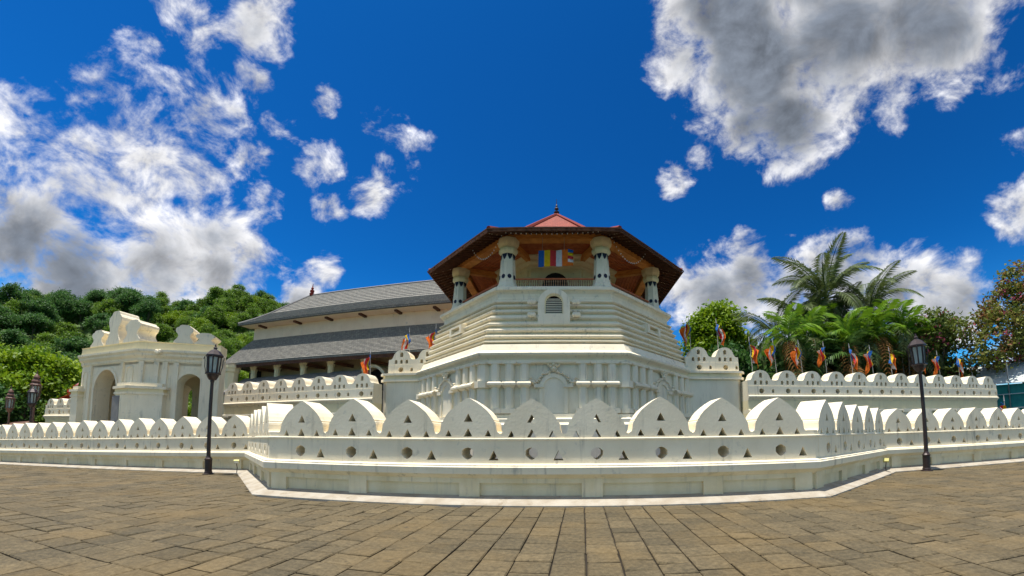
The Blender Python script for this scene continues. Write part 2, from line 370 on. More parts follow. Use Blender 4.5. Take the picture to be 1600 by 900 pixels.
# ------------------------------------------------------------------ outer wall
def offs(path, d):
    out = []
    for i, p in enumerate(path):
        p = Vector(p); es = []
        if i > 0: es.append((p - Vector(path[i - 1])).normalized())
        if i < len(path) - 1: es.append((Vector(path[i + 1]) - p).normalized())
        n = [Vector((-e.y, e.x)) for e in es]
        if len(n) == 1: out.append(p + n[0] * d)
        else:
            b = (n[0] + n[1]).normalized(); out.append(p + b * (d / b.dot(n[0])))
    return out
def sweep(path, prof, name, m, parent, zf=None, close=True):
    mb = MB(); rows = [offs(path, d) for d, z in prof]; n = len(path); v = []; f = []
    for (d, z), r in zip(prof, rows):
        for p in r: v.append((p.x, p.y, z + (zf(p.x) if zf else 0)))
    k = len(prof)
    for j in range(k if close else k - 1):
        j2 = (j + 1) % k
        for i in range(n - 1): f.append((j * n + i, j * n + i + 1, j2 * n + i + 1, j2 * n + i))
    if close: f.append(tuple(j * n for j in range(k))); f.append(tuple(j * n + n - 1 for j in range(k))[::-1])
    return mb.add(v, f).build(name, m, parent)
ow = thing('perimeter_wall', 'long low white boundary wall with pointed merlons bordering the stone plaza', 'wall', (0, 8.8, 0))
ow.location = (0, 0, 0)
sweep(PATH, [(0, -.06), (0, .03), (.05, .055), (.58, .19), (.58, -.06)], 'apron', 'apron', ow, gz)
sweep(PATH, [(.56, .1), (.56, .56), (.50, .60), (.42, .66), (.34, .735), (1.35, .735), (1.35, .1)], 'plinth', 'plaster_plinth', ow, gz)
sweep(PATH, [(.31, .735), (.30, .90), (.34, .93), (.335, .95), (.45, .985), (1.3, .985), (1.3, .735)], 'cornice', 'plaster', ow, gz)
sweep(PATH, [(.425, 1.565), (.425, 1.60), (.50, 1.625), (1.20, 1.625), (1.27, 1.60), (1.27, 1.565)], 'ledge', 'plaster', ow, gz)
HALF = [(0, 1), (.05, .975), (.2, .885), (.34, .782), (.47, .672), (.555, .57), (.61, .48), (.64, .445), (.642, .41), (.672, .39), (.69, .33), (.70, .25), (.71, .19), (.73, .14), (.758, .118)]
mod_cache = {}
def outer_module(w, slope):
    key = (round(w, 3), slope)
    if key in mod_cache: return mod_cache[key]
    sx = w / 1.58; hw = w / 2
    half = [(x * sx, 1.625 + z) for x, z in HALF] + [(hw, 1.735), (hw, 1.60)]
    outer = mirror(half)
    hs = [tri(0, 2.02, .23, .21), tri(0, 1.65, .23, .21), tri(-.5 * sx, 1.655, .17, .165), tri(.5 * sx, 1.655, .17, .165)]
    sh = Matrix.Identity(4); sh[2][0] = slope
    a = MB().slab(outer, hs, .47, 1.23, sh).mesh('merlon', 'plaster')
    oct_ = [(.16 * math.cos(t), 1.235 + .155 * math.sin(t)) for t in [math.pi / 8 + math.pi / 4 * k for k in range(8)]]
    oct_ = [(-.15, 1.30), (-.15, 1.19), (-.07, 1.11), (0, 1.075), (.07, 1.11), (.15, 1.19), (.15, 1.30), (.08, 1.36), (0, 1.385), (-.08, 1.36)]
    b = MB().slab([(-hw, .985), (hw, .985), (hw, 1.565), (-hw, 1.565)], [oct_, tri(hw * .995 - .14, 1.065, .25, .25)], .45, 1.25, sh).mesh('parapet_panel', 'plaster')
    mod_cache[key] = (a, b); return a, b
frontL, backL = offs(PATH, .46), offs(PATH, 1.24)
ends = []; vr_ = random.Random(8)
counts = [17, 5, 9, 5, 12]
for i in range(5):
    p0, p1 = Vector(PATH[i]), Vector(PATH[i + 1]); e = (p1 - p0).normalized(); n = Vector((-e.y, e.x)); L = (p1 - p0).length
    s0 = max((frontL[i] - p0).dot(e), (backL[i] - p0).dot(e)); s1 = min((frontL[i + 1] - p0).dot(e), (backL[i + 1] - p0).dot(e))
    w = (s1 - s0) / counts[i]; ang = math.atan2(e.y, e.x); ends.append((p0, e, n, s0, s1))
    slope = .027 * e.x if i == 0 else 0
    a, b = outer_module(w, slope)
    for k in range(counts[i]):
        s = s0 + w * (k + .5); p = p0 + e * s
        o = link('merlon', a, ow, (p.x + n.x * vr_.uniform(-.008, .008), p.y + n.y * vr_.uniform(-.008, .008), gz(p.x)), ang + vr_.uniform(-.006, .006)); o.scale = (1, 1, vr_.uniform(.988, 1.012)); link('parapet_panel', b, ow, (p.x, p.y, gz(p.x)), ang)
    # plinth piers
    np_ = max(2, round(L / 3.05)); sp = L / np_
    pm = MB().box(-.26, .26, .47, .6, .14, .63); rail = MB().box(-sp / 2 + .26, sp / 2 - .26, .475, .6, .50, .628)
    sh = Matrix.Identity(4); sh[2][0] = slope
    pme = pm.xf(sh).mesh('pier', 'plaster_plinth'); rme = rail.xf(sh).mesh('panel_rail', 'plaster_plinth')
    for k in range(np_ + 1):
        s = min(max(k * sp, .5), L - .5); p = p0 + e * s; link('pier', pme, ow, (p.x, p.y, gz(p.x)), ang)
        if k < np_: p = p0 + e * ((k + .5) * sp); link('panel_rail', rme, ow, (p.x, p.y, gz(p.x)), ang)
for i in range(1, 5):                     # corner fillers between the runs
    p0, e0, n0, a0, b0 = ends[i - 1]; p1, e1, n1, a1, b1 = ends[i]
    A = p0 + e0 * b0; B = p1 + e1 * a1
    convex = (e0.x * e1.y - e0.y * e1.x) > 0
    z = gz(A.x)
    for d0, d1, zz0, zz1 in ((.46, 1.24, .985, 1.565), (.48, 1.22, 1.62, 1.735)):
        f = offs(PATH, d0)[i]; bk = offs(PATH, d1)[i]
        if convex: poly = [A + n0 * d0, f, B + n1 * d0, bk]
        else: poly = [f, B + n1 * d1, bk, A + n0 * d1]
        MB().prism([(q.x, q.y) for q in poly], zz0 + z, zz1 + z).build('corner_block', 'plaster', ow)

# ------------------------------------------------------------------ inner walls with round merlons
IH = [(0, 1.09), (.2, 1.07), (.38, 1.0), (.52, .88), (.61, .74), (.66, .6), (.71, .5), (.78, .43), (.87, .40), (1.0, .40), (1.0, 0)]
def inner_module(w, sc_=1.):
    s = w / 2.; h = sc_
    outer = mirror([(x * s, z * h) for x, z in IH])
    hs = [arch(0, .58 * h, .23, .34 * h)] + [arch(x * s, .11 * h, .19, .28 * h) for x in (-.42, 0, .42)]
    a = MB().slab(outer, hs, 0, .95).mesh('merlon', 'plaster')
    c = [(.19 * math.cos(-t), -.33 * h + .18 * math.sin(-t)) for t in [math.pi / 6 * k for k in range(12)]]
    b = MB().slab([(-w / 2, -.62 * h), (w / 2, -.62 * h), (w / 2, 0), (-w / 2, 0)], [c, arch(w / 2 - .15, -.46 * h, .18, .26 * h)], -.03, .98).mesh('parapet_panel', 'plaster')
    return a, b
def inner_wall(name, label, p0, p1, n, ztop=6.05, zbot=-.2, wallmat='plaster_cream', body=True, scale=1.):
    t = thing(name, label, 'wall', (p0[0], p0[1], 0)); p0 = Vector(p0); p1 = Vector(p1); e = (p1 - p0); L = e.length; e = e / L; ang = math.atan2(e.y, e.x)
    t.rotation_euler = (0, 0, ang); w = L / n; a, b = inner_module(w, scale); z = ztop - 1.09 * scale
    for k in range(n):
        for nm, me in (('merlon', a), ('parapet_panel', b)): link(nm, me, t, (w * (k + .5), 0, z))
    zz = z - .62 * scale
    def strip(nm, prof, m):
        MB().add([(x, y, q) for x in (0, L) for y, q in prof], [tuple(range(len(prof))), tuple(range(len(prof), 2 * len(prof)))[::-1]] + [(j, (j + 1) % len(prof), len(prof) + (j + 1) % len(prof), len(prof) + j) for j in range(len(prof))]).build(nm, m, t)
    if body:
        strip('cornice', [(-.03, zz), (-.16, zz - .06), (-.16, zz - .14), (-.05, zz - .24), (.02, zz - .34), (1.0, zz - .34), (1.0, zz)], 'plaster')
        strip('wall', [(.04, zz - .34), (.04, zz - .95), (.98, zz - .95), (.98, zz - .34)], wallmat)
        strip('string_course', [(.04, zz - .95), (-.14, zz - 1.02), (-.14, zz - 1.12), (.06, zz - 1.2), (1.0, zz - 1.2), (1.0, zz - .95)], 'plaster')
        strip('lower_wall', [(.08, zz - 1.2), (.08, zbot), (.95, zbot), (.95, zz - 1.2)], wallmat)
        np_ = max(2, round(L / 1.15)); me = MB().box(-.3, .3, -.06, .09, zbot, zz - 1.18).mesh('pilaster', 'plaster'); cm = MB().box(-.34, .34, -.18, .03, zz - 1.22, zz - 1.02).mesh('capital', 'plaster')
        for k in range(np_):
            x = L * (k + .5) / np_; link('pilaster', me, t, (x, 0, 0)); link('capital', cm, t, (x, 0, .002))
    return t
inner_wall('inner_wall', 'white inner wall with round merlons in front of the palm trees', (11.75, 24), (35.9, 24), 12)
inner_wall('inner_wall', 'white inner wall with round merlons below the grey roofed hall', (-29.3, 26.35), (-13.45, 24), 8)
w3 = inner_wall('inner_wall', 'short white wall with four round merlons beyond the arched gate', (-41.6, 18.6), (-35.2, 18.5), 4, ztop=4.15, scale=.75)

# ------------------------------------------------------------------ octagonal tower
TW = thing('octagonal_tower', 'white octagonal tower with ribbed drum, open columned balcony and tiled roof', 'tower', (-1.2, 29, 0), R_(1.5))
def ring(name, prof, m, parent=TW, cap=False): return MB().lathe(prof, 8, cap=cap).build(name, m, parent)
ring('base_wall', [(10.75, -.2), (10.75, 2.3), (10.6, 2.42), (10.6, 2.6), (10.35, 2.68), (10.35, 2.86), (10.0, 2.9), (10.0, 5.52)], 'plaster_cool')
ring('cornice', [(10.0, 5.5), (10.26, 5.58), (10.3, 5.64), (10.3, 5.71), (10.12, 5.76), (10.2, 5.85), (10.42, 6.0), (10.45, 6.1), (10.36, 6.16), (10.1, 6.3), (9.92, 6.68), (9.72, 6.72)], 'plaster')
zl = [6.72, 6.98, 7.36, 7.76, 8.16, 8.6, 8.98, 9.32, 9.62]
for i in range(8):
    z0, z1 = zl[i], zl[i + 1]; r0 = 9.86 - (z0 - 6.72) * .375; r1 = 9.86 - (z1 - 6.72) * .375; h = z1 - z0
    ring('moulding_band', [(r0 - .19, z0), (r0 - .17, z0 + .10 * h), (r0 + .0, z0 + .22 * h), (r0 + .06, z0 + .34 * h), (r0 + .07, z0 + .48 * h), (r0 + .02, z0 + .58 * h), (r0 - .08, z0 + .64 * h), (r0 - .08, z0 + .78 * h), (r0 - .14, z0 + .84 * h), (r1 - .19, z1 - .05 * h), (r1 - .19, z1)], 'plaster')
ring('parapet_cornice', [(8.60, 9.60), (8.63, 9.72), (8.62, 9.80), (8.66, 9.98), (8.78, 10.1), (8.92, 10.15), (8.94, 10.2), (8.94, 10.33), (8.88, 10.38), (8.4, 10.43), (4, 10.46)], 'plaster')
# pilasters, capitals and niches on the three faces that show
AP = 10.0 * math.cos(math.pi / 8); HWF = 10.0 * math.sin(math.pi / 8)
def face_m(k): return Matrix.Rotation(math.pi / 4 * k, 4, 'Z')
pil_u = MB().prism([(-.23, -AP + .05), (-.23, -AP - .15), (-.11, -AP - .27), (.11, -AP - .27), (.23, -AP - .15), (.23, -AP + .05)], 4.62, 5.56).mesh('pilaster', 'plaster_cool')
pil_l = MB().prism([(-.23, -AP + .05), (-.23, -AP - .15), (-.11, -AP - .27), (.11, -AP - .27), (.23, -AP - .15), (.23, -AP + .05)], 2.88, 4.32).mesh('pilaster', 'plaster_cool')
cap_m = MB().add([(-.38, -AP - .46, 4.40), (.38, -AP - .46, 4.40), (.38, -AP - .46, 4.50), (-.38, -AP - .46, 4.50), (-.25, -AP - .22, 4.25), (.25, -AP - .22, 4.25), (-.29, -AP - .24, 4.64), (.29, -AP - .24, 4.64), (-.25, -AP + .06, 4.25), (.25, -AP + .06, 4.25), (-.29, -AP + .06, 4.64), (.29, -AP + .06, 4.64)],
                 [(0, 1, 2, 3), (4, 5, 1, 0), (3, 2, 7, 6), (4, 0, 3, 6), (1, 5, 7, 2), (8, 4, 6, 10), (5, 9, 11, 7), (6, 7, 11, 10), (8, 9, 5, 4)]).mesh('capital', 'plaster')
foot_m = MB().box(-.37, .37, -AP - .46, -AP + .05, 2.90, 3.16).mesh('pedestal', 'plaster')
ucap_m = MB().box(-.36, .36, -AP - .30, -AP + .02, 5.54, 5.66).mesh('capital', 'plaster')
def place(name, me, k, x, dz=0):
    M = face_m(k); p = M @ Vector((x, 0, dz)); o = link(name, me, TW, p, math.pi / 4 * k); return o
def niche(k):
    M = face_m(k)
    mb = MB().slab(arch(0, 2.9, 1.5, 2.15), [arch(0, 2.92, 1.12, 1.9)], -AP - .12, -AP + .02, M); o = mb.build('niche_surround', 'plaster', TW)
    MB().slab(arch(0, 2.9, 1.3, 2.0), [], -AP - .05, -AP + .01, M).build('niche_panel', 'plaster_cool', o)
    for s in (-1, 1): MB().box(s * .78 - .26, s * .78 + .26, -AP - .22, -AP + .02, 4.28, 4.46).xf(M).build('impost', 'plaster', o)
    orn = MB(); r = random.Random(5 + k)
    for i in range(22):
        a = math.pi * (.02 + .96 * i / 21); rr = .86 + .1 * r.random(); x, z = rr * math.cos(a), 4.25 + rr * math.sin(a) * .93; q = .075 + .06 * r.random()
        orn.add([(x - q, -AP - .1, z), (x + q, -AP - .1, z + .02), (x, -AP - .1, z + q * 1.5), (x, -AP - .26, z + .03)], [(0, 1, 3), (1, 2, 3), (2, 0, 3)])
    for x, z, q in ((0, 5.28, .2), (-.16, 5.42, .13), (.16, 5.42, .13), (0, 5.52, .14), (-.28, 5.5, .09), (.28, 5.5, .09), (-1.08, 4.55, .16), (1.08, 4.55, .16), (-1.25, 4.62, .12), (1.25, 4.62, .12), (-1.18, 4.78, .09), (1.18, 4.78, .09)):
        orn.add([(x - q, -AP - .14, z), (x, -AP - .14, z - q), (x + q, -AP - .14, z), (x, -AP - .14, z + q), (x, -AP - .34, z)], [(0, 1, 4), (1, 2, 4), (2, 3, 4), (3, 0, 4)])
    orn.xf(M).build('floral_crest', 'plaster', o)
for k in (-1, 0, 1):
    niche(k)
    for x in (1.55, 2.35, 3.1):
        for s in (-1, 1):
            place('pilaster', pil_u, k, s * x); place('pilaster', pil_l, k, s * x); place('capital', cap_m, k, s * x); place('pedestal', foot_m, k, s * x); place('capital', ucap_m, k, s * x)
for k in (-1, 0, 1, 2):                    # corner pilasters
    a = -math.pi / 2 - math.pi / 8 + math.pi / 4 * k
    for z0, z1, r in ((2.88, 4.3, .34), (4.6, 5.56, .34), (4.27, 4.62, .5), (2.9, 3.16, .5), (5.54, 5.66, .44)):
        MB().lathe([(r, z0), (r, z1)], 8, 9.86 * math.cos(a), 9.86 * math.sin(a)).build('corner_pilaster' if r < .4 else 'capital', 'plaster_cool' if r < .4 else 'plaster', TW)
# louvred window in the ribbed drum and two slits
wy = -8.75
ws = MB().slab(arch(0, 7.95, 1.8, 2.05), [arch(0, 8.5, 1.06, 1.2)], wy - .06, wy + .6).build('window_surround', 'plaster', TW)
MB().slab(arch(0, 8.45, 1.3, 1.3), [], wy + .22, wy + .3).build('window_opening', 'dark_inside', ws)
MB().slab(arch(0, 8.46, 1.22, 1.32), [arch(0, 8.5, .92, 1.1)], wy + .02, wy + .12).build('window_frame', 'plaster_cream', ws)
for i in range(9):
    z = 8.55 + i * .105; hw = .45 if z < 9.1 else math.sqrt(max(.01, .46 ** 2 - (z - 9.1) ** 2))
    MB().add([(-hw, wy + .06, z), (hw, wy + .06, z), (hw, wy + .16, z + .07), (-hw, wy + .16, z + .07), (-hw, wy + .06, z - .02), (hw, wy + .06, z - .02)], [(0, 1, 2, 3), (4, 5, 1, 0)]).build('louvre', 'plaster', ws)
for s in (-1, 1):
    for z in (9.2, 8.45):
        mb = MB()
        for a_ in range(6): mb.lathe([(.05, z - .14), (.12, z - .05), (.12, z + .05), (.05, z + .14)], 6, s * (1.12 + .13 * (a_ % 3)), wy - .02 + .03 * (a_ // 3))
        mb.build('scroll', 'plaster', ws)
    M = face_m(s); f = MB().slab([(-.75, 8.05), (.75, 8.05), (.75, 8.62), (-.75, 8.62)], [[(-.5, 8.17), (.5, 8.17), (.5, 8.5), (-.5, 8.5)]], -8.86, -8.3, M).build('slit_window', 'plaster', TW)
    MB().slab([(-.55, 8.12), (.55, 8.12), (.55, 8.55), (-.55, 8.55)], [], -8.52, -8.46, M).build('pane', 'hall_wall_low', f)
# balcony: inner chamber
CH = thing_parent = None
ch = ring('chamber', [(4.55, 10.4), (4.55, 13.35), (4.75, 13.45), (4.75, 13.6), (4.95, 13.75), (4.95, 13.95), (5.15, 14.1), (5.15, 14.5)], 'plaster_cream')
cy = -4.55 * math.cos(math.pi / 8)
MB().slab(arch(0, 10.46, 2.1, 2.75), [arch(0, 10.47, 1.75, 2.58)], cy - .12, cy + .05).build('door_surround', 'plaster_cream', ch)
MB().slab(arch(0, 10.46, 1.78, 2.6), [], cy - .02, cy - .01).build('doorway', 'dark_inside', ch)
for k in (-1, 0, 1):
    for x in (-1.35, 1.35): MB().box(x - .16, x + .16, cy - .07, cy + .05, 10.46, 13.4).xf(face_m(k)).build('pilaster', 'plaster_cream', ch)
# columns
CR = 7.6
for k in range(8):
    a = -math.pi / 2 - math.pi / 8 + math.pi / 4 * k; x, y = CR * math.cos(a), CR * math.sin(a)
    c = MB().lathe([(.54, 11.0), (.525, 11.2), (.43, 12.95)], 8, ph=math.pi / 8 + a + math.pi / 2).build('column', 'plaster', TW); c.location = (x, y, 0)
    MB().lathe([(.78, 10.43), (.78, 10.62), (.68, 10.70), (.68, 10.80), (.60, 10.92), (.56, 11.02)], 8, ph=math.pi / 8 + a + math.pi / 2).build('base', 'plaster', c)
    MB().lathe([(.45, 12.93), (.54, 13.02), (.60, 13.12), (.60, 13.28), (.53, 13.36), (.56, 13.45), (.65, 13.58), (.68, 13.72), (.68, 13.95)], 8, ph=math.pi / 8 + a + math.pi / 2).build('capital', 'plaster_cream', c)
    pet = MB(); emb = MB()
    for j in range(8):
        b = a + math.pi / 4 * j; M = Matrix.Rotation(b + math.pi / 2, 4, 'Z'); ci = math.cos(math.pi / 8)
        r1 = .436 * ci + .012
        pet.add([M @ Vector(p) for p in [(-.17, -r1, 12.95), (.17, -r1, 12.95), (.14, -r1 - .006, 12.76), (.06, -r1 - .014, 12.60), (0, -r1 - .018, 12.52), (-.06, -r1 - .014, 12.60), (-.125, -r1 - .006, 12.76)]], [(0, 6, 5, 4, 3, 2, 1)])
        r2 = .525 * ci + .012
        pts = [(.13 * math.cos(t), 11.38 + .15 * math.sin(t)) for t in [math.pi * 2 * q / 8 for q in range(8)]]
        emb.add([M @ Vector((px, -r2 + (pz - 11.2) * .034, pz)) for px, pz in pts], [tuple(range(8))[::-1]])
    pet.build('painted_petals', 'black_paint', c); emb.build('painted_emblems', 'black_paint', c)
# railings
for k in range(-3, 5):
    M = face_m(k); yy = -CR * math.cos(math.pi / 8); hw = CR * math.sin(math.pi / 8) - .42
    rl = MB().box(-hw, hw, yy - .05, yy + .05, 11.30, 11.39).box(-hw, hw, yy - .05, yy + .05, 10.52, 10.6).xf(M).build('railing', 'wood_red', TW)
    b = MB(); nb = int(2 * hw / .135)
    for i in range(nb): b.lathe([(.022, 10.6), (.04, 10.72), (.022, 10.82), (.034, 10.95), (.022, 11.08), (.04, 11.18), (.022, 11.3)], 5, -hw + (i + .5) * 2 * hw / nb, yy)
    stuff(b.xf(M).build('balusters', 'baluster', rl))
# timber under the roof
ring('ring_beam', [(7.3, 13.93), (7.95, 13.93), (7.95, 14.3), (7.3, 14.3), (7.3, 13.93)], 'wood_orange')
ring('ceiling', [(7.6, 14.28), (4.6, 14.42), (4.6, 14.5), (7.6, 14.36)], 'wood_red')
for k in range(8):
    a = -math.pi / 2 - math.pi / 8 + math.pi / 4 * k
    MB().bar((7.4 * math.cos(a), 7.4 * math.sin(a), 13.98), (4.7 * math.cos(a), 4.7 * math.sin(a), 13.98), .3, .42).build('tie_beam', 'wood_orange', TW)
    M = face_m(k); pm = MB()
    for i in range(9):
        rr = 7.2 - i * .29; pm.box(-rr * .40, rr * .40, -rr * .924, -rr * .924 + .22, 14.22 - .0, 14.29)
    stuff(pm.xf(M).build('ceiling_planks', 'wood_red', TW))
RE = 9.92; zE = 13.45; zB = 14.42
roof = ring('roof', [(RE, zE + .16), (7.4, 14.7), (5.9, 15.6), (.12, 20.3)], 'tile_red')
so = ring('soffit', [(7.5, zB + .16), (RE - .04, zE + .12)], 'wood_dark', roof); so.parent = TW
for k in range(8):
    M = face_m(k); rf = MB(); bt = MB(); tl = MB(); c8 = math.cos(math.pi / 8)
    for i in range(17):
        t = (i - 8) / 8.3; xo = t * RE * math.sin(math.pi / 8); xi = t * 7.5 * math.sin(math.pi / 8)
        rf.bar((xi, -7.5 * c8, zB + .06), (xo, -RE * c8 + .03, zE + .04), .07, .13)
    for i in range(8):
        r = 7.9 + i * .27; q = (r - 7.5) / (RE - 7.5); z = zB + (zE - zB) * q + .125; hwr = r * math.sin(math.pi / 8)
        bt.box(-hwr, hwr, -r * c8 - .035, -r * c8 + .035, z - .03, z)
        nt = 26
        for j in range(nt):
            if (j * 7 + i * 3 + k) % 5 < 3: xx = -hwr + (j + .5) * 2 * hwr / nt; tl.box(xx - .075, xx + .035, -(r + .14) * c8 - .075, -(r + .14) * c8 + .075, z + .0 - .05, z - .035)
    f = MB().add([(-RE * math.sin(math.pi / 8), -RE * c8, zE - .02), (RE * math.sin(math.pi / 8), -RE * c8, zE - .02), (RE * math.sin(math.pi / 8), -RE * c8, zE + .2), (-RE * math.sin(math.pi / 8), -RE * c8, zE + .2),
                  (-(RE - .06) * math.sin(math.pi / 8), -(RE - .06) * c8, zE - .02), ((RE - .06) * math.sin(math.pi / 8), -(RE - .06) * c8, zE - .02), ((RE - .06) * math.sin(math.pi / 8), -(RE - .06) * c8, zE + .2), (-(RE - .06) * math.sin(math.pi / 8), -(RE - .06) * c8, zE + .2)],
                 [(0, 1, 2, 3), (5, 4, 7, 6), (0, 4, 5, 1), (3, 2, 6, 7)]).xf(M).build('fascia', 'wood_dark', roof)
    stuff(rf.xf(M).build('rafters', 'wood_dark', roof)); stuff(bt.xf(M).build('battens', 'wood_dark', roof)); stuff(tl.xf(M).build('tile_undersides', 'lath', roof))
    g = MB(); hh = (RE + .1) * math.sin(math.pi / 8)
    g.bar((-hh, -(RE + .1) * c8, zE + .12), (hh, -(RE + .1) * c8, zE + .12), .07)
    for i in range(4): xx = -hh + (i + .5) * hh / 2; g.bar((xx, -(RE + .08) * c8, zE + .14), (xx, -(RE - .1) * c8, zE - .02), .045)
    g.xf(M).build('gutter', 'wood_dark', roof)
    a = -math.pi / 2 - math.pi / 8 + math.pi / 4 * k; e = lambda r, z: (r * math.cos(a), r * math.sin(a), z)
    MB().tube([e(RE, zE + .2), e(7.4, 14.75), e(5.9, 15.65), e(.14, 20.33)], [.15, .15, .17, .13], 6).build('hip_ridge', 'tile_ridge', roof)
MB().lathe([(.28, 20.3), (.3, 20.42), (.16, 20.5), (.12, 20.62), (.24, 20.74), (.24, 20.8), (.1, 20.9), (.08, 21.0), (.19, 21.1), (.17, 21.18), (.06, 21.3), (.1, 21.4), (.03, 21.6), (.015, 22.1)], 10).build('finial', 'lamp_iron', roof).location = (0, 0, -.15)
# wings of the base with two round merlons each
for s, x0, x1, nm in ((-1, -13.4, -8.2, 'left'), (1, 7.2, 11.95, 'right')):
    lab = 'white base wing with two round merlons beside the octagonal tower, ' + ('towards the long hall' if s < 0 else 'towards the palm trees')
    t = thing('tower_wing', lab, 'wall', ((x0 + x1) / 2, 25, 0)); X0, X1 = x0 - (x0 + x1) / 2, x1 - (x0 + x1) / 2
    def rb(x0, x1, y0, y1, z0, z1, nm, m):
        c = .35; poly = [(x0 + c, y0), (x1 - c, y0), (x1, y0 + c), (x1, y1), (x0, y1), (x0, y0 + c)]
        return MB().prism(poly, z0, z1).build(nm, m, t)
    rb(X0 + .1, X1 - .1, -.1, 4, -.2, 5.52, 'wall', 'plaster_cool')
    rb(X0 - .08, X1 + .08, -.28, 4.1, 5.52, 5.70, 'cornice', 'plaster'); rb(X0 + .02, X1 - .02, -.18, 4.05, 5.70, 5.95, 'frieze', 'plaster_cream'); rb(X0 - .1, X1 + .1, -.3, 4.12, 5.95, 6.1, 'cornice', 'plaster')
    a, b = inner_module(1.92); xm = (-11.95, -10.03) if s < 0 else (8.75, 10.67)
    for x in xm:
        for nn, me in (('merlon', a), ('parapet_panel', b)): link(nn, me, t, (x - (x0 + x1) / 2, 0, 6.72))
# flag on the balcony front
fl = thing('hanging_flag', 'striped blue, yellow, red, white and orange flag hung between the front balcony columns', 'flag', (-.93, 21.45, 11.95))
cols = ['f_blue', 'f_yellow', 'f_red', 'f_white', 'f_orange']
def wavy(x): return .06 * math.sin(x * 5.2) + .03 * math.sin(x * 11)
def cloth(x0, x1, z0, z1, m, parent, nm, n=5):
    v = []; f = []
    for j, z in enumerate((z0, (z0 + z1) / 2, z1)):
        for i in range(n + 1):
            x = x0 + (x1 - x0) * i / n; v.append((x, wavy(x + .1 * j), z + .02 * math.sin(x * 3)))
    for j in range(2):
        for i in range(n): q = j * (n + 1) + i; f.append((q, q + 1, q + n + 2, q + n + 1))
    o = MB().add(v, f).build(nm, m, parent); md = o.modifiers.new('thick', 'SOLIDIFY'); md.thickness = .012; return o
for i, c in enumerate(cols): cloth(-1.06 + .36 * i, -1.06 + .36 * (i + 1), 0, 1.08, c, fl, 'stripe')
for i, c in enumerate(['f_orange', 'f_white', 'f_red', 'f_yellow', 'f_blue']): cloth(.74, 1.07, .216 * i, .216 * (i + 1), c, fl, 'stripe')
for x in (-.82, .52): MB().bar((x, 0, 1.06), (x, .05, 2.0), .02).build('cord', 'pole_white', fl)
# light garlands
for i, (A, B, sag) in enumerate([((-6.5, 22.6, 14.0), (-4.3, 21.4, 14.1), 1.2), ((2.4, 21.4, 14.2), (5.0, 23.6, 13.9), 1.3), ((-3.8, 20.15, 13.55), (1.6, 20.2, 13.55), .15)]):
    A, B = Vector(A), Vector(B); pts = [A.lerp(B, t / 18) - Vector((0, 0, 4 * sag * (t / 18) * (1 - t / 18))) for t in range(19)]
    labs = ['string of small white bulbs looped under the eave by the hall side columns', 'string of small white bulbs looped under the eave by the palm side columns', 'nearly straight string of white bulbs along the front eave above the flag']
    g = thing('light_garland', labs[i], 'string lights', pts[9]); loc = Vector(g.location)
    MB().tube([p - loc for p in pts], .008, 4).build('wire', 'lamp_iron', g)
    bl = MB()
    for p in pts: q = p - loc; bl.lathe([(.01, q.z - .05), (.028, q.z - .025), (.028, q.z + .02), (.01, q.z + .045)], 6, q.x, q.y)
    stuff(bl.build('bulbs', 'bulb', g))

# ------------------------------------------------------------------ long hall
ho, he, hn = Vector((-11.6, 34)), Vector((.9962, -.0872)), Vector((.0872, .9962))
HL = thing('temple_hall', 'long hall with two tiers of grey tiled roof and pale pinkish upper wall', 'building', (ho.x, ho.y, 0), math.atan2(he.y, he.x))
U0, U1 = -28.0, 14.0
def hip_roof(name, m, u0, u1, v0, v1, prof, parent, inset=1.):
    # prof: list of (run, z); run = distance in from the eave on all four sides
    v = []; f = []
    for r, z in prof: v += [(u0 + r * inset, v0 + r, z), (u1 - r, v0 + r, z), (u1 - r, v1 - r, z), (u0 + r * inset, v1 - r, z)]
    for i in range(len(prof) - 1):
        for k in range(4): f.append((i * 4 + k, i * 4 + (k + 1) % 4, i * 4 + 4 + (k + 1) % 4, i * 4 + 4 + k))
    n = len(prof) - 1; f.append((n * 4, n * 4 + 1, n * 4 + 2, n * 4 + 3)); f.append((3, 2, 1, 0))
    return MB().add(v, f).build(name, m, parent)
up = hip_roof('upper_roof', 'roof_grey', U0, U1, 0, 14, [(0, 14.62), (0, 14.82), (1.6, 15.75), (3, 16.75), (6.98, 20.2)], HL, .64)
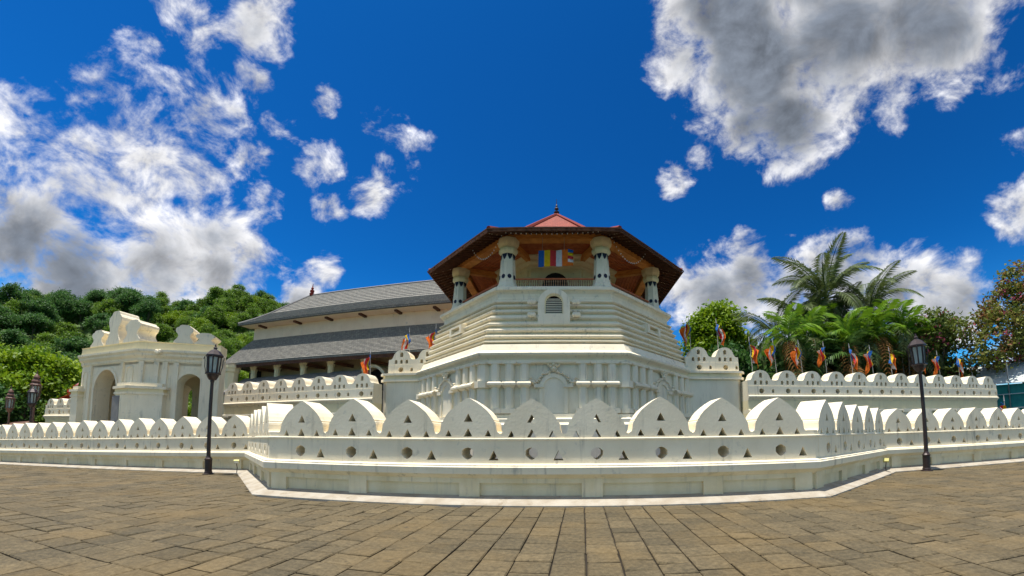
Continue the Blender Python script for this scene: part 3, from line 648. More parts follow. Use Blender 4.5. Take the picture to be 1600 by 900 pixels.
# tile courses as thin steps
cm_ = MB(); 
def courses(u0, u1, v0, z0, v1, z1, n, du, name, parent):
    mb = MB()
    for i in range(n):
        t0, t1 = i / n, (i + 1) / n; a = v0 + (v1 - v0) * t0; b = v0 + (v1 - v0) * t1; za = z0 + (z1 - z0) * t0; zb = z0 + (z1 - z0) * t1; d0, d1 = du * t0, du * t1
        mb.add([(u0 + d0, a, za + .02), (u1 - d0, a, za + .02), (u1 - d1, b, zb + .075), (u0 + d1, b, zb + .075), (u0 + d0, a, za + .09), (u1 - d0, a, za + .09)], [(0, 1, 5, 4), (4, 5, 2, 3)][:2])
    return stuff(mb.build(name, 'roof_grey', parent))
def courses2(pts, n, name, parent, ins):   # pts: (run, z)
    mb = MB(); P = []
    for i in range(n + 1):
        t = i / n * (len(pts) - 1); k = min(int(t), len(pts) - 2); q = t - k
        P.append((pts[k][0] + (pts[k + 1][0] - pts[k][0]) * q, pts[k][1] + (pts[k + 1][1] - pts[k][1]) * q))
    for (r0, z0), (r1, z1) in zip(P, P[1:]):
        a, b = U0 + r0 * ins, U0 + r1 * ins
        mb.add([(a, r0 - .03, z0), (U1 - r0, r0 - .03, z0), (U1 - r0, r0 - .03, z0 + .07), (a, r0 - .03, z0 + .07), (b, r1, z1 + .02), (U1 - r1, r1, z1 + .02)], [(0, 1, 2, 3), (3, 2, 5, 4)])
    return stuff(mb.build(name, 'roof_grey', parent))
courses2([(0, 14.82), (1.6, 15.75), (3, 16.75), (6.98, 20.2)], 27, 'tile_courses', up, .64)
MB().tube([(-23.4, 7, 20.25), (U1 - 7, 7, 20.25)], .16, 6).build('ridge', 'roof_far', up)
MB().tube([(U0, 0, 14.85), (U0 + 1.02, 1.6, 15.82), (U0 + 1.92, 3, 16.85), (-23.5, 7, 20.3)], .13, 6).build('hip_ridge', 'roof_far', up)
MB().lathe([(.3, 20.2), (.34, 20.5), (.2, 20.6), (.3, 20.8), (.3, 20.95), (.12, 21.05), (.2, 21.25), (.08, 21.4), (.03, 21.9)], 8, -23.4, 7).build('finial', 'tile_ridge', up)
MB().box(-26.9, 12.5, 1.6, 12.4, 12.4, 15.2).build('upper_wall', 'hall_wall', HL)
for uu in (-24.9, -19.4, -14.9, -10.5, -6.2, -1.9): MB().box(uu - .16, uu + .16, .5, 1.62, 14.36, 14.6).build('bracket', 'wood_dark', HL)
MB().box(U0 + .4, U1 - .4, .25, 1.6, 14.56, 14.63).build('eave_soffit', 'hall_wall', HL)
lo = MB().add([(-28.2, -1.5, 9.68), (13, -1.5, 9.68), (12.6, 1.62, 13.1), (-26.95, 1.62, 13.1), (-28.2, -1.5, 9.50), (13, -1.5, 9.50), (12.6, 1.62, 12.5), (-26.95, 1.62, 12.5), (-28.2, 8, 9.68), (-26.95, 8, 13.1), (-28.2, 8, 9.5)],
              [(0, 1, 2, 3), (5, 4, 7, 6), (4, 5, 1, 0), (0, 3, 9, 8), (4, 0, 8, 10), (1, 5, 6, 2)]).build('lower_roof', 'roof_grey', HL)
mb = MB()
for i in range(20):
    t0, t1 = i / 20, (i + 1) / 20; y0, y1 = -1.5 + 3.12 * t0, -1.5 + 3.12 * t1; z0, z1 = 9.68 + 3.42 * t0, 9.68 + 3.42 * t1
    mb.add([(-28.2 + 1.25 * t0, y0 - .02, z0), (12.6, y0 - .02, z0), (12.6, y0 - .03, z0 + .07), (-28.2 + 1.25 * t0, y0 - .03, z0 + .07), (-28.2 + 1.25 * t1, y1, z1 + .02), (12.6, y1, z1 + .02)], [(0, 1, 2, 3), (3, 2, 5, 4)])
stuff(mb.build('tile_courses', 'roof_grey', lo))
val = MB()
for i in range(150):
    uu = -28 + i * .27; val.add([(uu, -1.45, 9.52), (uu + .2, -1.45, 9.52), (uu + .2, -1.45, 9.25), (uu + .1, -1.45, 9.10), (uu, -1.45, 9.25)], [(4, 3, 2, 1, 0)])
stuff(val.build('valance', 'wood_dark', lo))
MB().box(-28, 12.5, -1.4, -1.3, 9.2, 9.52).build('fascia', 'wood_dark', lo)
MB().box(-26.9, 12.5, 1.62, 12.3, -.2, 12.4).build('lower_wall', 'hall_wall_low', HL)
for uu in (-24.4, -20.7, -16.9, -13.2, -9.0, -4.8):
    c = MB().lathe([(.34, 6.0), (.34, 8.9), (.42, 9.0), (.42, 9.2), (.5, 9.3), (.5, 9.5)], 8, uu, 0).build('column', 'plaster_cream', HL)
    MB().bar((uu + .3, .0, 9.3), (uu + 1.6, 1.6, 9.1), .22, .3).build('bracket', 'wood_dark', c)
    MB().bar((uu - .3, .0, 9.3), (uu - 1.2, 1.6, 9.2), .2, .28).build('bracket', 'wood_dark', c)
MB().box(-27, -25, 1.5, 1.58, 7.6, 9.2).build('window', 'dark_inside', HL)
vr = MB().add([(-25.8, -.1, 8.15), (-9.3, -.1, 8.35), (-7.6, -3.4, 6.2), (-25.2, -3.4, 6.2), (-25.8, -.1, 7.9), (-9.3, -.1, 8.1), (-7.6, -3.4, 5.95), (-25.2, -3.4, 5.95), (-28.5, -1.5, 6.1), (-28.5, -1.5, 5.9)],
              [(3, 2, 1, 0), (4, 5, 6, 7), (7, 6, 2, 3), (1, 2, 6, 5), (0, 8, 3)]).build('porch_roof', 'roof_grey', HL)
MB().box(-25, -8.6, -2.9, -.2, 0, 5.9).build('porch_wall', 'plaster_cream', HL)
dw = MB().slab(arch(-8.4, 4, 3.4, 4.95), [arch(-8.4, 4, 2.9, 4.65)], .3, 1.62).build('door_surround', 'plaster', HL)
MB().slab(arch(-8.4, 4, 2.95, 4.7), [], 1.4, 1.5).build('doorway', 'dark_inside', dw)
cp = MB().lathe([(.75, 0), (.75, 8.6), (.9, 8.75), (.9, 9.05), (1.0, 9.15), (1.0, 9.45)], 8); cp.build('end_column', 'plaster_cream', HL).location = (-26.6, -1.2, 0)

# ------------------------------------------------------------------ arched gate
C, Lp, Rp = Vector((-27, 17.1)), Vector((-33.9, 17.3)), Vector((-22.55, 19.72))
GT = thing('arched_gate', 'white gatehouse with two tall arches and scrolled crest blocks on top', 'gate', (C.x, C.y, 0))
def gl(p): return Vector((p[0] - C.x, p[1] - C.y))
def facade(A, B, openings, top, name, niches=()):
    A, B = Vector(A), Vector(B); L = (B - A).length; ang = math.atan2((B - A).y, (B - A).x)
    M = Matrix.Translation((A.x - C.x, A.y - C.y, 0)) @ Matrix.Rotation(ang, 4, 'Z')
    w = MB().slab([(0, -.8), (L, -.8), (L, top), (0, top)], [arch(x, -.7, ww, h + .7, 14) for x, ww, h in openings], 0, 1.1, M).build(name, 'plaster', GT)
    for x, ww, h in openings:
        MB().slab(arch(x, -.75, ww + .36, h + .95, 14), [arch(x, -.72, ww, h + .72, 14)], -.06, .02, M).build('arch_trim', 'plaster', w)
    for x, z, ww, h in niches:
        MB().slab(arch(x, z, ww, h), [arch(x, z + .06, ww - .16, h - .14)], -.05, .02, M).build('blind_niche', 'plaster', w)
    return w, M, L
wl_, ML, LL = facade(Lp, C, [(3.3, 2.8, 5.75)], 6.45, 'wall', [(.55, 3.9, .6, 1.9), (6.05, 4.0, .8, 1.9)])
wr_, MR, LR = facade(C, Rp, [(3.35, 1.62, 5.45)], 6.45, 'wall', [(1.0, .2, 1.3, 3.6)])
back = [gl(Rp) + Vector((-4.4, 3.7)), gl(Lp) + Vector((.2, 5.2))]
pl = [gl(Lp), Vector((0, 0)), gl(Rp)]
# back walls with openings, ceiling
Bk0 = Vector((Rp.x - 4.4, Rp.y + 3.7)); Bk1 = Vector((Lp.x + .2, Lp.y + 5.2))
facade(Bk0, Bk1, [(2.0, 1.5, 5.3), (5.0, 2.2, 5.5)], 6.45, 'wall'); facade(Rp, Bk0, [(2.7, 1.7, 5.3)], 6.45, 'wall'); facade(Bk1, Lp, [], 6.45, 'wall')
MB().prism([(p.x, p.y) for p in pl + back], 5.95, 6.3).build('ceiling', 'plaster', GT)
gp = [(p.x, p.y) for p in pl]
def gsweep(prof, nm, m): return sweep(gp, prof, nm, m, GT)
gsweep([(-.05, 6.1), (-.12, 6.2), (-.12, 6.32), (-.3, 6.48), (-.3, 6.6), (-.42, 6.72), (-.42, 6.84), (1.0, 6.84), (1.0, 6.1)], 'cornice', 'plaster')
gsweep([(-.2, 6.84), (-.16, 7.0), (-.16, 7.3), (-.22, 7.36), (1.1, 7.36), (1.1, 6.84)], 'attic', 'plaster_cream')
for M, spots in ((ML, (1.35, 5.25)), (MR, (.25, 1.2, 1.75, 2.45, 4.3)),):
    for x in spots: MB().box(x - .16, x + .16, -.14, .03, 4.5 if M is MR and x < 2 else -.6, 6.12).xf(M).build('pilaster', 'plaster', GT)
def pier(poly):
    p = MB().prism(poly, -.8, 4.0).build('corner_pier', 'plaster', GT)
    def grow(d, z0, z1, m): 
        c = Vector((sum(q[0] for q in poly) / len(poly), sum(q[1] for q in poly) / len(poly)))
        return MB().prism([tuple(Vector(q) + (Vector(q) - c).normalized() * d) for q in poly], z0, z1).build('pier_moulding', m, p)
    grow(.1, 4.0, 4.14, 'plaster'); grow(.02, 4.14, 4.34, 'plaster_cream'); grow(.2, 4.34, 4.5, 'plaster'); grow(-.1, 4.5, 4.72, 'plaster')
e1, e2 = (gl(Lp)).normalized(), (gl(Rp)).normalized(); n1_, n2_ = Vector((e1.y, -e1.x)) * -1, Vector((e2.y, -e2.x))
if n1_.y > 0: n1_ = -n1_
if n2_.y > 0: n2_ = -n2_
cn = (n1_ + n2_).normalized() * .62
pier([tuple(e1 * 1.35 + n1_ * .55), tuple(cn), tuple(e2 * 1.95 + n2_ * .55), tuple(e2 * 1.95 - n2_ * .1), tuple(e1 * 1.35 - n1_ * .1)])
pier([tuple(e1 * 7.3 + n1_ * .4), tuple(e1 * 6.4 + n1_ * .4), tuple(e1 * 6.4 - n1_ * .1), tuple(e1 * 7.3 - n1_ * .1)])
MB().slab([(-.4, -.4), (.4, -.4), (.4, 3.9), (-.4, 3.9)], [], -.03, .01, ML @ Matrix.Translation((5.75, -.57, 0))).build('side_door', 'roof_far', GT)
SC_H = [(.62, 0), (.60, .14), (.50, .24), (.40, .38), (.36, .5), (.40, .62), (.50, .72), (.56, .86), (.55, .98), (.46, 1.06), (.36, 1.10), (.30, 1.2), (.18, 1.24), (0, 1.24)]
def crest(M, x, y, w, h, d, nm='crest_block'):
    half = [(a * w / 1.24, b * h / 1.24) for a, b in SC_H]; poly = [(-a, b) for a, b in half] + [(a, b) for a, b in half[::-1] if a > 1e-6]
    poly = poly[::-1]
    t = M @ Matrix.Translation((x, y, 7.36))
    # the scroll profile faces along the wall, so that the rolled mouldings cross it
    o = MB().slab(poly, [], -d / 2, d / 2, t).build(nm, 'plaster', GT); return o
crest(ML, 1.9, .45, 1.7, 1.15, 1.25); crest(ML, 3.95, .45, 1.65, 2.25, 1.35); crest(ML, 6.1, .45, 1.9, 1.45, 1.3)
crest(MR, 2.75, .45, 1.25, 1.2, 1.3); crest(MR, 4.1, .45, 1.35, .75, 1.3)
sb = MB()
for dx, dz in ((0, 0), (.12, .05), (-.1, .03)): sb.lathe([(.04, 6.5 + dz), (.13, 6.6 + dz), (.1, 6.75 + dz), (.03, 6.82 + dz)], 6, dx, -.45)
sb.xf(MR @ Matrix.Translation((1.35, 0, 0))).build('spout', 'plaster', GT)

# ------------------------------------------------------------------ lamps
def lamp(loc, label, height=5.45, m='lamp_iron', lean=0, group=None):
    t = thing('street_lamp', label, 'lamp', loc, .3, group); s = height / 5.45; t.scale = (s, s, s)
    MB().lathe([(.24, -.05), (.24, .04), (.17, .06), (.17, .10), (.15, .14), (.15, .62), (.17, .66), (.12, .72), (.09, .78)], 10).build('base', m, t)
    MB().lathe([(.085, .72), (.07, 3.9), (.09, 3.95), (.09, 4.0)], 10).build('pole', m, t)
    MB().lathe([(.09, 4.0), (.16, 4.03), (.24, 4.16), (.26, 4.24), (.33, 4.27), (.33, 4.32)], 8).build('bowl', m, t)
    g = MB().lathe([(.235, 4.32), (.275, 5.0)], 8, cap=False).build('glass', 'lamp_glass', t)
    MB().lathe([(.03, 4.3), (.07, 4.4), (.085, 4.6), (.05, 4.75)], 8).build('bulb', 'bulb', g)
    cg = MB()
    for k in range(8):
        a = math.pi / 8 + math.pi / 4 * k - math.pi / 2
        cg.bar((.245 * math.cos(a), .245 * math.sin(a), 4.3), (.285 * math.cos(a), .285 * math.sin(a), 5.02), .055)
        if k % 2 == 0: cg.tube([(.29 * math.cos(a), .29 * math.sin(a), 4.3), (.36 * math.cos(a), .36 * math.sin(a), 4.6), (.37 * math.cos(a), .37 * math.sin(a), 4.85), (.40 * math.cos(a), .40 * math.sin(a), 5.02), (.43 * math.cos(a), .43 * math.sin(a), 4.9)], .018, 4)
    cg.build('cage', m, t)
    MB().lathe([(.30, 5.0), (.37, 5.03), (.37, 5.09), (.31, 5.16), (.22, 5.27), (.10, 5.34), (.07, 5.36), (.07, 5.4), (.09, 5.42), (.05, 5.46), (.02, 5.58)], 8).build('cap', m, t)
    return t
l1 = lamp((-15.5, 13.2, gz(-15.5)), 'black lamp post standing by the plaza wall near the arched gate', 5.5)
l2 = lamp((14.5, 12.9, 0), 'dark brown lamp post standing by the plaza wall below the palm trees', 5.55); l2.rotation_euler = (0, R_(-1.8), .3)
def tier_lamp(loc, label, h):
    t = lamp(loc, label, h, 'lamp_copper')
    MB().lathe([(.30, 5.3), (.24, 5.42), (.17, 5.5), (.17, 5.56), (.22, 5.58), (.15, 5.7), (.05, 5.82), (.015, 6.1)], 8).build('upper_cap', 'lamp_copper', t); return t
tier_lamp((-38.7, 16.5, -.75), 'brown lantern with tiered cap standing before the lime green tree, by the flags', 6.05)
tier_lamp((-40.2, 15.5, -.8), 'brown lantern with tiered cap beside the black lantern, before the lime green tree', 5.0)
lamp((-36.6, 15.45, -.7), 'black lantern between two brown tiered lanterns before the lime green tree', 5.25)
for x, y, lab, r in ((-14.1, 13.45, 'small floodlight on a stem in the plaza wall corner near the arched gate', .6), (12.35, 12.95, 'small yellow floodlight on a stem on the apron below the palm trees', 2.2)):
    t = thing('floodlight', lab, 'light', (x, y, .05), r)
    MB().tube([(0, 0, 0), (.02, 0, .2), (.0, -.03, .42)], .018, 5).build('stem', 'lamp_iron', t)
    h = MB().box(-.11, .11, -.05, .05, -.07, .07).xf(Matrix.Translation((0, -.03, .48)) @ Matrix.Rotation(.6, 4, 'X')).build('housing', 'yellow_lamp', t)
    MB().box(-.09, .09, -.06, -.05, -.05, .05).xf(Matrix.Translation((0, -.03, .48)) @ Matrix.Rotation(.6, 4, 'X')).build('lens', 'bulb', h)

# ------------------------------------------------------------------ prayer flags on poles
def pole_flag(x, y, z0, h, lean, seed, label, group):
    r = random.Random(seed); t = thing('prayer_flag', label, 'flag', (x, y, z0), 0, group)
    top = Vector((lean * h, 0, h)); MB().tube([(0, 0, -.6), top * .5, top], [.03, .026, .02], 5).build('pole', 'pole_white', t)
    MB().tube([top, top + Vector((lean * .35, 0, .35))], [.03, .012], 5).build('tip', 'f_white', t)
    cs = ['f_blue', 'f_yellow', 'f_red', 'f_white', 'f_orange', 'f_orange']; sgn = r.choice((-1, -1, 1)) ; ph = r.random() * 6; L = .9 + .4 * r.random()
    for i, c in enumerate(cs):
        # a limp cloth: falls in folds beside the pole
        v = []; f = []
        for j in range(6):
            for q in range(3):
                s = (i + q / 2) / 6; d = j / 5
                px = top.x * (1 - .5 * d * .6) + sgn * (s * .62 * (1 - .25 * d) + .10 * math.sin(d * 5 + ph + s * 5))
                pz = h - .08 - d * L * (.75 + .35 * s) - s * .55 + .05 * math.sin(s * 14 + ph)
                v.append((px, .16 * math.sin(s * 13 + d * 3 + ph), pz))
        for j in range(5):
            for q in range(2): a = j * 3 + q; f.append((a, a + 1, a + 4, a + 3))
        MB().add(v, f).build('stripe', c, t).modifiers.new('thick', 'SOLIDIFY').thickness = .012
    return t
pole_flag(-14.4, 25.2, 5.4, 2.3, -.05, 1, 'striped flag on a pole behind the merlons, before the hall doorway', 'prayer flags')
pole_flag(-11.65, 25.7, 7.3, 2.0, -.06, 2, 'striped flag on a pole over the outer merlon of the hall side wing', 'prayer flags')
pole_flag(-9.75, 25.7, 7.4, 2.1, .0, 3, 'striped flag on a pole over the merlon touching the tower, hall side wing', 'prayer flags')
pole_flag(8.45, 25.7, 7.5, 2.4, -.02, 4, 'orange striped flag on a pole over the merlon touching the tower, palm side wing', 'prayer flags')
pole_flag(10.5, 25.7, 7.6, 2.2, -.02, 5, 'orange striped flag on a pole over the outer merlon of the palm side wing', 'prayer flags')
for i, px in enumerate([12.95, 14.85, 17.0, 19.1, 21.5, 23.5, 25.4, 28.6, 30.8, 33.2]):
    pole_flag(px, 25.4, 5.3, 3.1 - .05 * i, -.06 - .01 * (i % 3), 20 + i, 'striped orange flag on a leaning pole behind the inner wall under the palms', 'flags along the palm side inner wall')
pole_flag(24.9, 16.2, 1.7, 1.5, -.03, 60, 'small limp striped flag between the plaza wall and the teal netting', 'prayer flags')

# ------------------------------------------------------------------ vegetation
def qmesh(name, V, tone, m):
    n = len(V) // 4; me = bpy.data.meshes.new(name); me.vertices.add(n * 4); me.vertices.foreach_set('co', np.asarray(V, np.float32).ravel())
    me.loops.add(n * 4); me.loops.foreach_set('vertex_index', np.arange(n * 4, dtype=np.int32)); me.polygons.add(n)
    me.polygons.foreach_set('loop_start', np.arange(0, n * 4, 4, dtype=np.int32)); me.polygons.foreach_set('loop_total', np.full(n, 4, np.int32))
    me.materials.append(MT[m]); me.update(calc_edges=True); a = me.attributes.new('tone', 'FLOAT', 'FACE'); a.data.foreach_set('value', np.asarray(tone, np.float32)); return me
def leaves(rng, pos, tone, size, up=.5):
    n = len(pos); nr = rng.normal(size=(n, 3)); nr[:, 2] = np.abs(nr[:, 2]) + up; nr /= np.linalg.norm(nr, axis=1)[:, None]
    t = rng.normal(size=(n, 3)); t -= nr * (t * nr).sum(1)[:, None]; t /= np.linalg.norm(t, axis=1)[:, None]; b = np.cross(nr, t)
    s = size * rng.uniform(.6, 1.35, n)[:, None]
    V = np.stack([pos - t * s, pos + b * s * .5 - nr * s * .12, pos + t * s, pos - b * s * .5 - nr * s * .12], 1); return V.reshape(-1, 3), tone
def crown_mesh(name, blobs, clumps, per, size, seed, m, spread=.55, up=.5, low=-.35):
    rng = np.random.default_rng(seed); B = np.array(blobs, float); wts = (B[:, 3] * B[:, 4] + B[:, 5] ** 2); wts /= wts.sum()
    k = rng.choice(len(B), clumps, p=wts); d = rng.normal(size=(clumps, 3)); d /= np.linalg.norm(d, axis=1)[:, None]
    d[:, 2] = np.where(d[:, 2] < low, -d[:, 2], d[:, 2]); rad = rng.uniform(.62, 1.06, clumps)[:, None]
    c = B[k, :3] + d * rad * B[k, 3:6]; ct = np.clip(rng.normal(.45, .26, clumps), 0, 1)
    pos = np.repeat(c, per, 0) + rng.normal(size=(clumps * per, 3)) * spread * np.array([1, 1, .6]); tone = np.clip(np.repeat(ct, per) + rng.normal(0, .12, clumps * per), 0, 1)
    V, t = leaves(rng, pos, tone, size, up); return qmesh(name, V, t, m)
def trunk_mesh(h, r, blobs, seed, m='bark'):
    rr = random.Random(seed); mb = MB(); lean = Vector((rr.uniform(-.08, .08), rr.uniform(-.08, .08), 1))
    top = lean * h; mb.tube([(0, 0, -.3), lean * (h * .3), lean * (h * .7), top], [r * 1.4, r, r * .8, r * .6], 8)
    for b in blobs:
        e = Vector(b[:3]); s = lean * (h * rr.uniform(.55, .95)); mid = s.lerp(e, .55) + Vector((0, 0, -.05 * h)); mb.tube([s, mid, e], [r * .45, r * .28, r * .08], 5)
        for q in range(2):
            e2 = e + Vector((rr.uniform(-1, 1) * b[3], rr.uniform(-1, 1) * b[4], rr.uniform(0, 1) * b[5])) * .7; mb.tube([mid, mid.lerp(e2, .6), e2], [r * .2, r * .13, r * .04], 4)
    return mb.mesh('trunk', m)
def rblobs(h, w, n, seed, flat=.62):
    r = random.Random(seed); out = []
    for i in range(n):
        a = r.uniform(0, 6.283); q = r.uniform(.1, .62) * w; s = r.uniform(.34, .52) * w
        out.append((q * math.cos(a), q * math.sin(a), h * r.uniform(.58, .86), s, s, s * flat))
    out.append((0, 0, h * .88, .4 * w, .4 * w, .4 * w * flat)); return out
# wooded hill
def hill_h(x, y):
    d = math.hypot(x, y); a = math.degrees(math.atan2(x, y))
    k = min(1, max(0, (d - 60) / 105)); k = k * k * (3 - 2 * k)
    side = min(1, max(0, (-a - 8) / 26)) * min(1, max(0, (a + 140) / 40))
    ridge = 29.5 + 17 * math.exp(-((a + 46) / 13) ** 2) + 2 * math.exp(-((a + 66) / 7) ** 2) + 1.2 * math.sin(a * .5)
    return k * side * ridge
hv = []; hf = []; na, nr_ = 50, 22
for i in range(na):
    a = R_(-140 + 150 * i / (na - 1))
    for j in range(nr_): d = 55 + 330 * (j / (nr_ - 1)) ** 1.3; x, y = d * math.sin(a), d * math.cos(a); hv.append((x, y, hill_h(x, y) - .6 - (1.2 if j == 0 else 0)))
for i in range(na - 1):
    for j in range(nr_ - 1): q = i * nr_ + j; hf.append((q, q + 1, q + nr_ + 1, q + nr_))
structure(MB().add(hv, hf).build('hill', 'hill_green', None, True))
protos = []
for i in range(6):
    h = (11, 13, 10, 12.5, 9.5, 14)[i]; w = (5.2, 5.6, 4.8, 4.6, 5.4, 5.0)[i]; bl = rblobs(h, w, 7, 40 + i, .7)
    protos.append((crown_mesh('crown', bl, 420, 24, .22, 60 + i, ('leaf_hill', 'leaf_dark', 'leaf_hill', 'leaf_dark', 'leaf_lime' if i == 4 else 'leaf_hill', 'leaf_hill')[i], .5), trunk_mesh(h * .7, .32, bl, 80 + i)))
def plant(name, label, cat, loc, proto, s=1., rz=0., group=None, sz=None):
    t = thing(name, label, cat, loc, rz, group); t.scale = (s, s, sz or s); link('crown', proto[0], t); link('trunk', proto[1], t); return t
hr = random.Random(11)
hill_lab = ['dark green broadleaf tree in the wood on the hillside', 'fresh green broadleaf tree in the wood on the hillside']
placed = []; tries = 0
while len(placed) < 290 and tries < 16000:
    tries += 1; a = hr.uniform(-80, -21); d = 64 + 118 * hr.random() ** .75; x, y = d * math.sin(R_(a)), d * math.cos(R_(a))
    if a > -36 and d < 120: continue
    if any((x - p) ** 2 + (y - q) ** 2 < 4.0 ** 2 for p, q in placed): continue
    placed.append((x, y)); k = hr.choice((0, 1, 2, 3, 5, 1, 3)) if a < -57 else hr.choice((0, 2, 5, 0, 2, 4, 4, 3)); dark = k in (1, 3)
    plant('hill_tree', hill_lab[0 if dark else 1], 'tree', (x, y, hill_h(x, y) - 4.8), protos[k], hr.uniform(.75, 1.02), hr.uniform(0, 6.28), 'dark trees on the hill' if dark else 'green trees on the hill', hr.uniform(.8, 1.12))
# lime green tree left of the gate, and a second one
bl = rblobs(9.5, 5.6, 9, 5, .6); pr_ = (crown_mesh('crown', bl, 420, 22, .24, 6, 'leaf_lime', .5), trunk_mesh(6.5, .3, bl, 7))
plant('lime_tree', 'rounded lime green tree rising between the lanterns and the gatehouse', 'tree', (-54.5, 22.5, -1.2), pr_, 1.12)
plant('lime_tree', 'lower lime green tree cut by the picture edge behind the lanterns', 'tree', (-56, 16.8, -1.2), pr_, .98, 2.1)
bl = rblobs(7, 5, 7, 15, .7); prd = (crown_mesh('crown', bl, 300, 18, .26, 16, 'leaf_dark', .5), trunk_mesh(4.5, .25, bl, 17))
plant('shady_tree', 'dark tree standing under the lime green tree behind the lanterns', 'tree', (-50.5, 18.2, -1), prd, .85)
# tree right of the tower
bl = [(0, 0, 12.2, 2.8, 2.8, 3.2), (1.7, .4, 10.6, 2.6, 2.4, 2.8), (-1.6, 0, 10.8, 2.2, 2.2, 2.8), (.4, 0, 14.2, 2.1, 2.1, 1.9), (2.9, .5, 9.2, 1.9, 2, 2.4), (-.4, -1, 8.6, 2.8, 2.2, 2.2), (-1.4, 0, 13.3, 1.7, 1.7, 1.7), (4.0, .5, 7.2, 1.6, 1.6, 2), (1.8, -.5, 7.4, 2.2, 1.8, 1.8)]
plant('leafy_tree', 'bright green leafy tree rising just beside the octagonal tower roof', 'tree', (16.9, 41.5, 0), (crown_mesh('crown', bl, 1150, 24, .22, 21, 'leaf_lime', .46, .5, -.8), trunk_mesh(9.5, .35, bl, 22)), 1.06)
# palms
def frond_mesh(name, L, arch_, droop, nl, wl, seed, m, wf=1.):
    r = random.Random(seed); V = []; tone = []; P = []
    for i in range(25):
        t = i / 24; P.append(Vector((L * (t - .16 * t * t * t * droop), 0, L * (arch_ * t - droop * t * t))))
    mb = MB()
    for i in range(nl):
        t = .12 + .88 * (i + .5) / nl; k = min(int(t * 24), 23); p = P[k].lerp(P[k + 1], t * 24 - k); d = (P[k + 1] - P[k]).normalized()
        ll = wl * (math.sin(math.pi * min(1, .18 + .80 * t)) ** .7) * r.uniform(.85, 1.15)
        for s in (-1, 1):
            out = (Vector((0, s, 0)) * .95 + d * (.35 + .5 * t) + Vector((0, 0, .15 - .1 * r.random()))).normalized(); mid = p + out * ll * .5; tip = p + out * ll + Vector((0, 0, -ll * (.28 + .25 * r.random()))); w = (.030 * L / 4 + .032) * wf
            V += [p, mid + d * w, tip, mid - d * w]; tone.append(min(1, max(0, r.gauss(.5, .22))))
    nv = len(V); me = qmesh(name, [tuple(v) for v in V], tone, m)
    # rachis joined in
    b2 = bmesh.new(); b2.from_mesh(me); q = MB().tube(P, [.045 * L / 4 * (1 - .8 * i / 24) for i in range(25)], 4)
    vs = [b2.verts.new(v) for v in q.v]
    for f in q.f:
        try: b2.faces.new([vs[i] for i in f])
        except ValueError: pass
    b2.to_mesh(me); b2.free(); return me
coc = [frond_mesh('frond', 5.0, .55, .55, 60, 1.0, 1, 'frond', .6), frond_mesh('frond', 4.8, .75, .85, 60, 1.0, 2, 'frond', .6), frond_mesh('frond', 4.6, .35, .9, 56, .95, 3, 'frond', .6)]
are = [frond_mesh('frond', 2.6, .95, .75, 17, .9, 4, 'frond_bright', 1.5), frond_mesh('frond', 2.5, .85, 1.05, 17, .9, 5, 'frond_bright', 1.5), frond_mesh('frond', 2.3, .4, 1.1, 17, .8, 6, 'frond', 1.4), frond_mesh('frond', 2.2, -.1, 1.2, 15, .75, 7, 'frond_dry', 1.3)]
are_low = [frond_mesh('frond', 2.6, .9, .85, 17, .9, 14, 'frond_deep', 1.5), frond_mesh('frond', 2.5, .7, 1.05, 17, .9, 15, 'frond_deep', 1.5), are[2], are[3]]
def palm(name, label, loc, h, fr, n, r0, seed, group=None, tilt=(75, -25), scale=1., dry=.0, bend=(.6, 0)):
    r = random.Random(seed); t = thing(name, label, 'palm tree', loc, 0, group); P = [Vector((bend[0] * q * q, bend[1] * q * q, h * q)) for q in [i / 8 for i in range(9)]]; P[0].z = -.3
    MB().tube(P, [r0 * (1.25 - .5 * i / 8) for i in range(9)], 8).build('trunk', 'palm_bark', t)
    for i in range(n):
        q = i / n; el = tilt[0] + (tilt[1] - tilt[0]) * q + r.uniform(-8, 8); me = fr[0] if q < .3 else fr[1] if q < .5 else fr[-1] if r.random() < dry else fr[2]
        o = link('frond', me, t, P[-1] + Vector((0, 0, r.uniform(-.15, .1)))); s = scale * r.uniform(.85, 1.12); o.scale = (s, s, s)
        o.rotation_euler = Euler((r.uniform(-.25, .25), R_(-el) + .45, i * 2.399 + r.uniform(-.2, .2)), 'XYZ')
    return t
palm('coconut_palm', 'tallest coconut palm, crown high above the areca palms', (25.4, 33.6, 0), 15.3, coc, 26, .2, 1, None, (84, -20), 1.4)
palm('coconut_palm', 'coconut palm with crown just behind the tallest one, away from the tower', (30.6, 33.4, 0), 14.2, coc, 22, .18, 2, None, (78, -22), 1.35)
palm('coconut_palm', 'slim coconut palm whose crown sits between the two tallest coconut palms', (28.2, 35.6, 0), 13.4, coc, 18, .17, 5, None, (75, -25), 1.15)
palm('coconut_palm', 'coconut palm with ragged crown showing between the low palm and the tallest one', (22.9, 34.2, 0), 12.4, coc, 18, .17, 6, None, (72, -30), 1.15)
palm('coconut_palm', 'low coconut palm with drooping fronds next to the bright leafy tree', (20.2, 35.4, 0), 12.0, coc, 18, .18, 3, None, (65, -35), 1.1)
ar = random.Random(4)
for i in range(44):
    x = 18.4 + 17.5 * (i + ar.uniform(-.3, .3)) / 44; y = ar.uniform(28, 33.5); h = ar.choice((5.2, 6.5, 8, 9.5, 10.6, 11.4)) * ar.uniform(.92, 1.06) * (1 if x < 31 else .85)
    palm('areca_palm', 'slender areca palm with arching fronds in the dense clump behind the inner wall', (x, y, 0), h, are if h > 8.6 else are_low, 13, .07, 30 + i, 'areca palms', (80, -30), 1.35 if y < 33 else 1.6, .45, (ar.uniform(-.8, .8), ar.uniform(-.5, .5)))
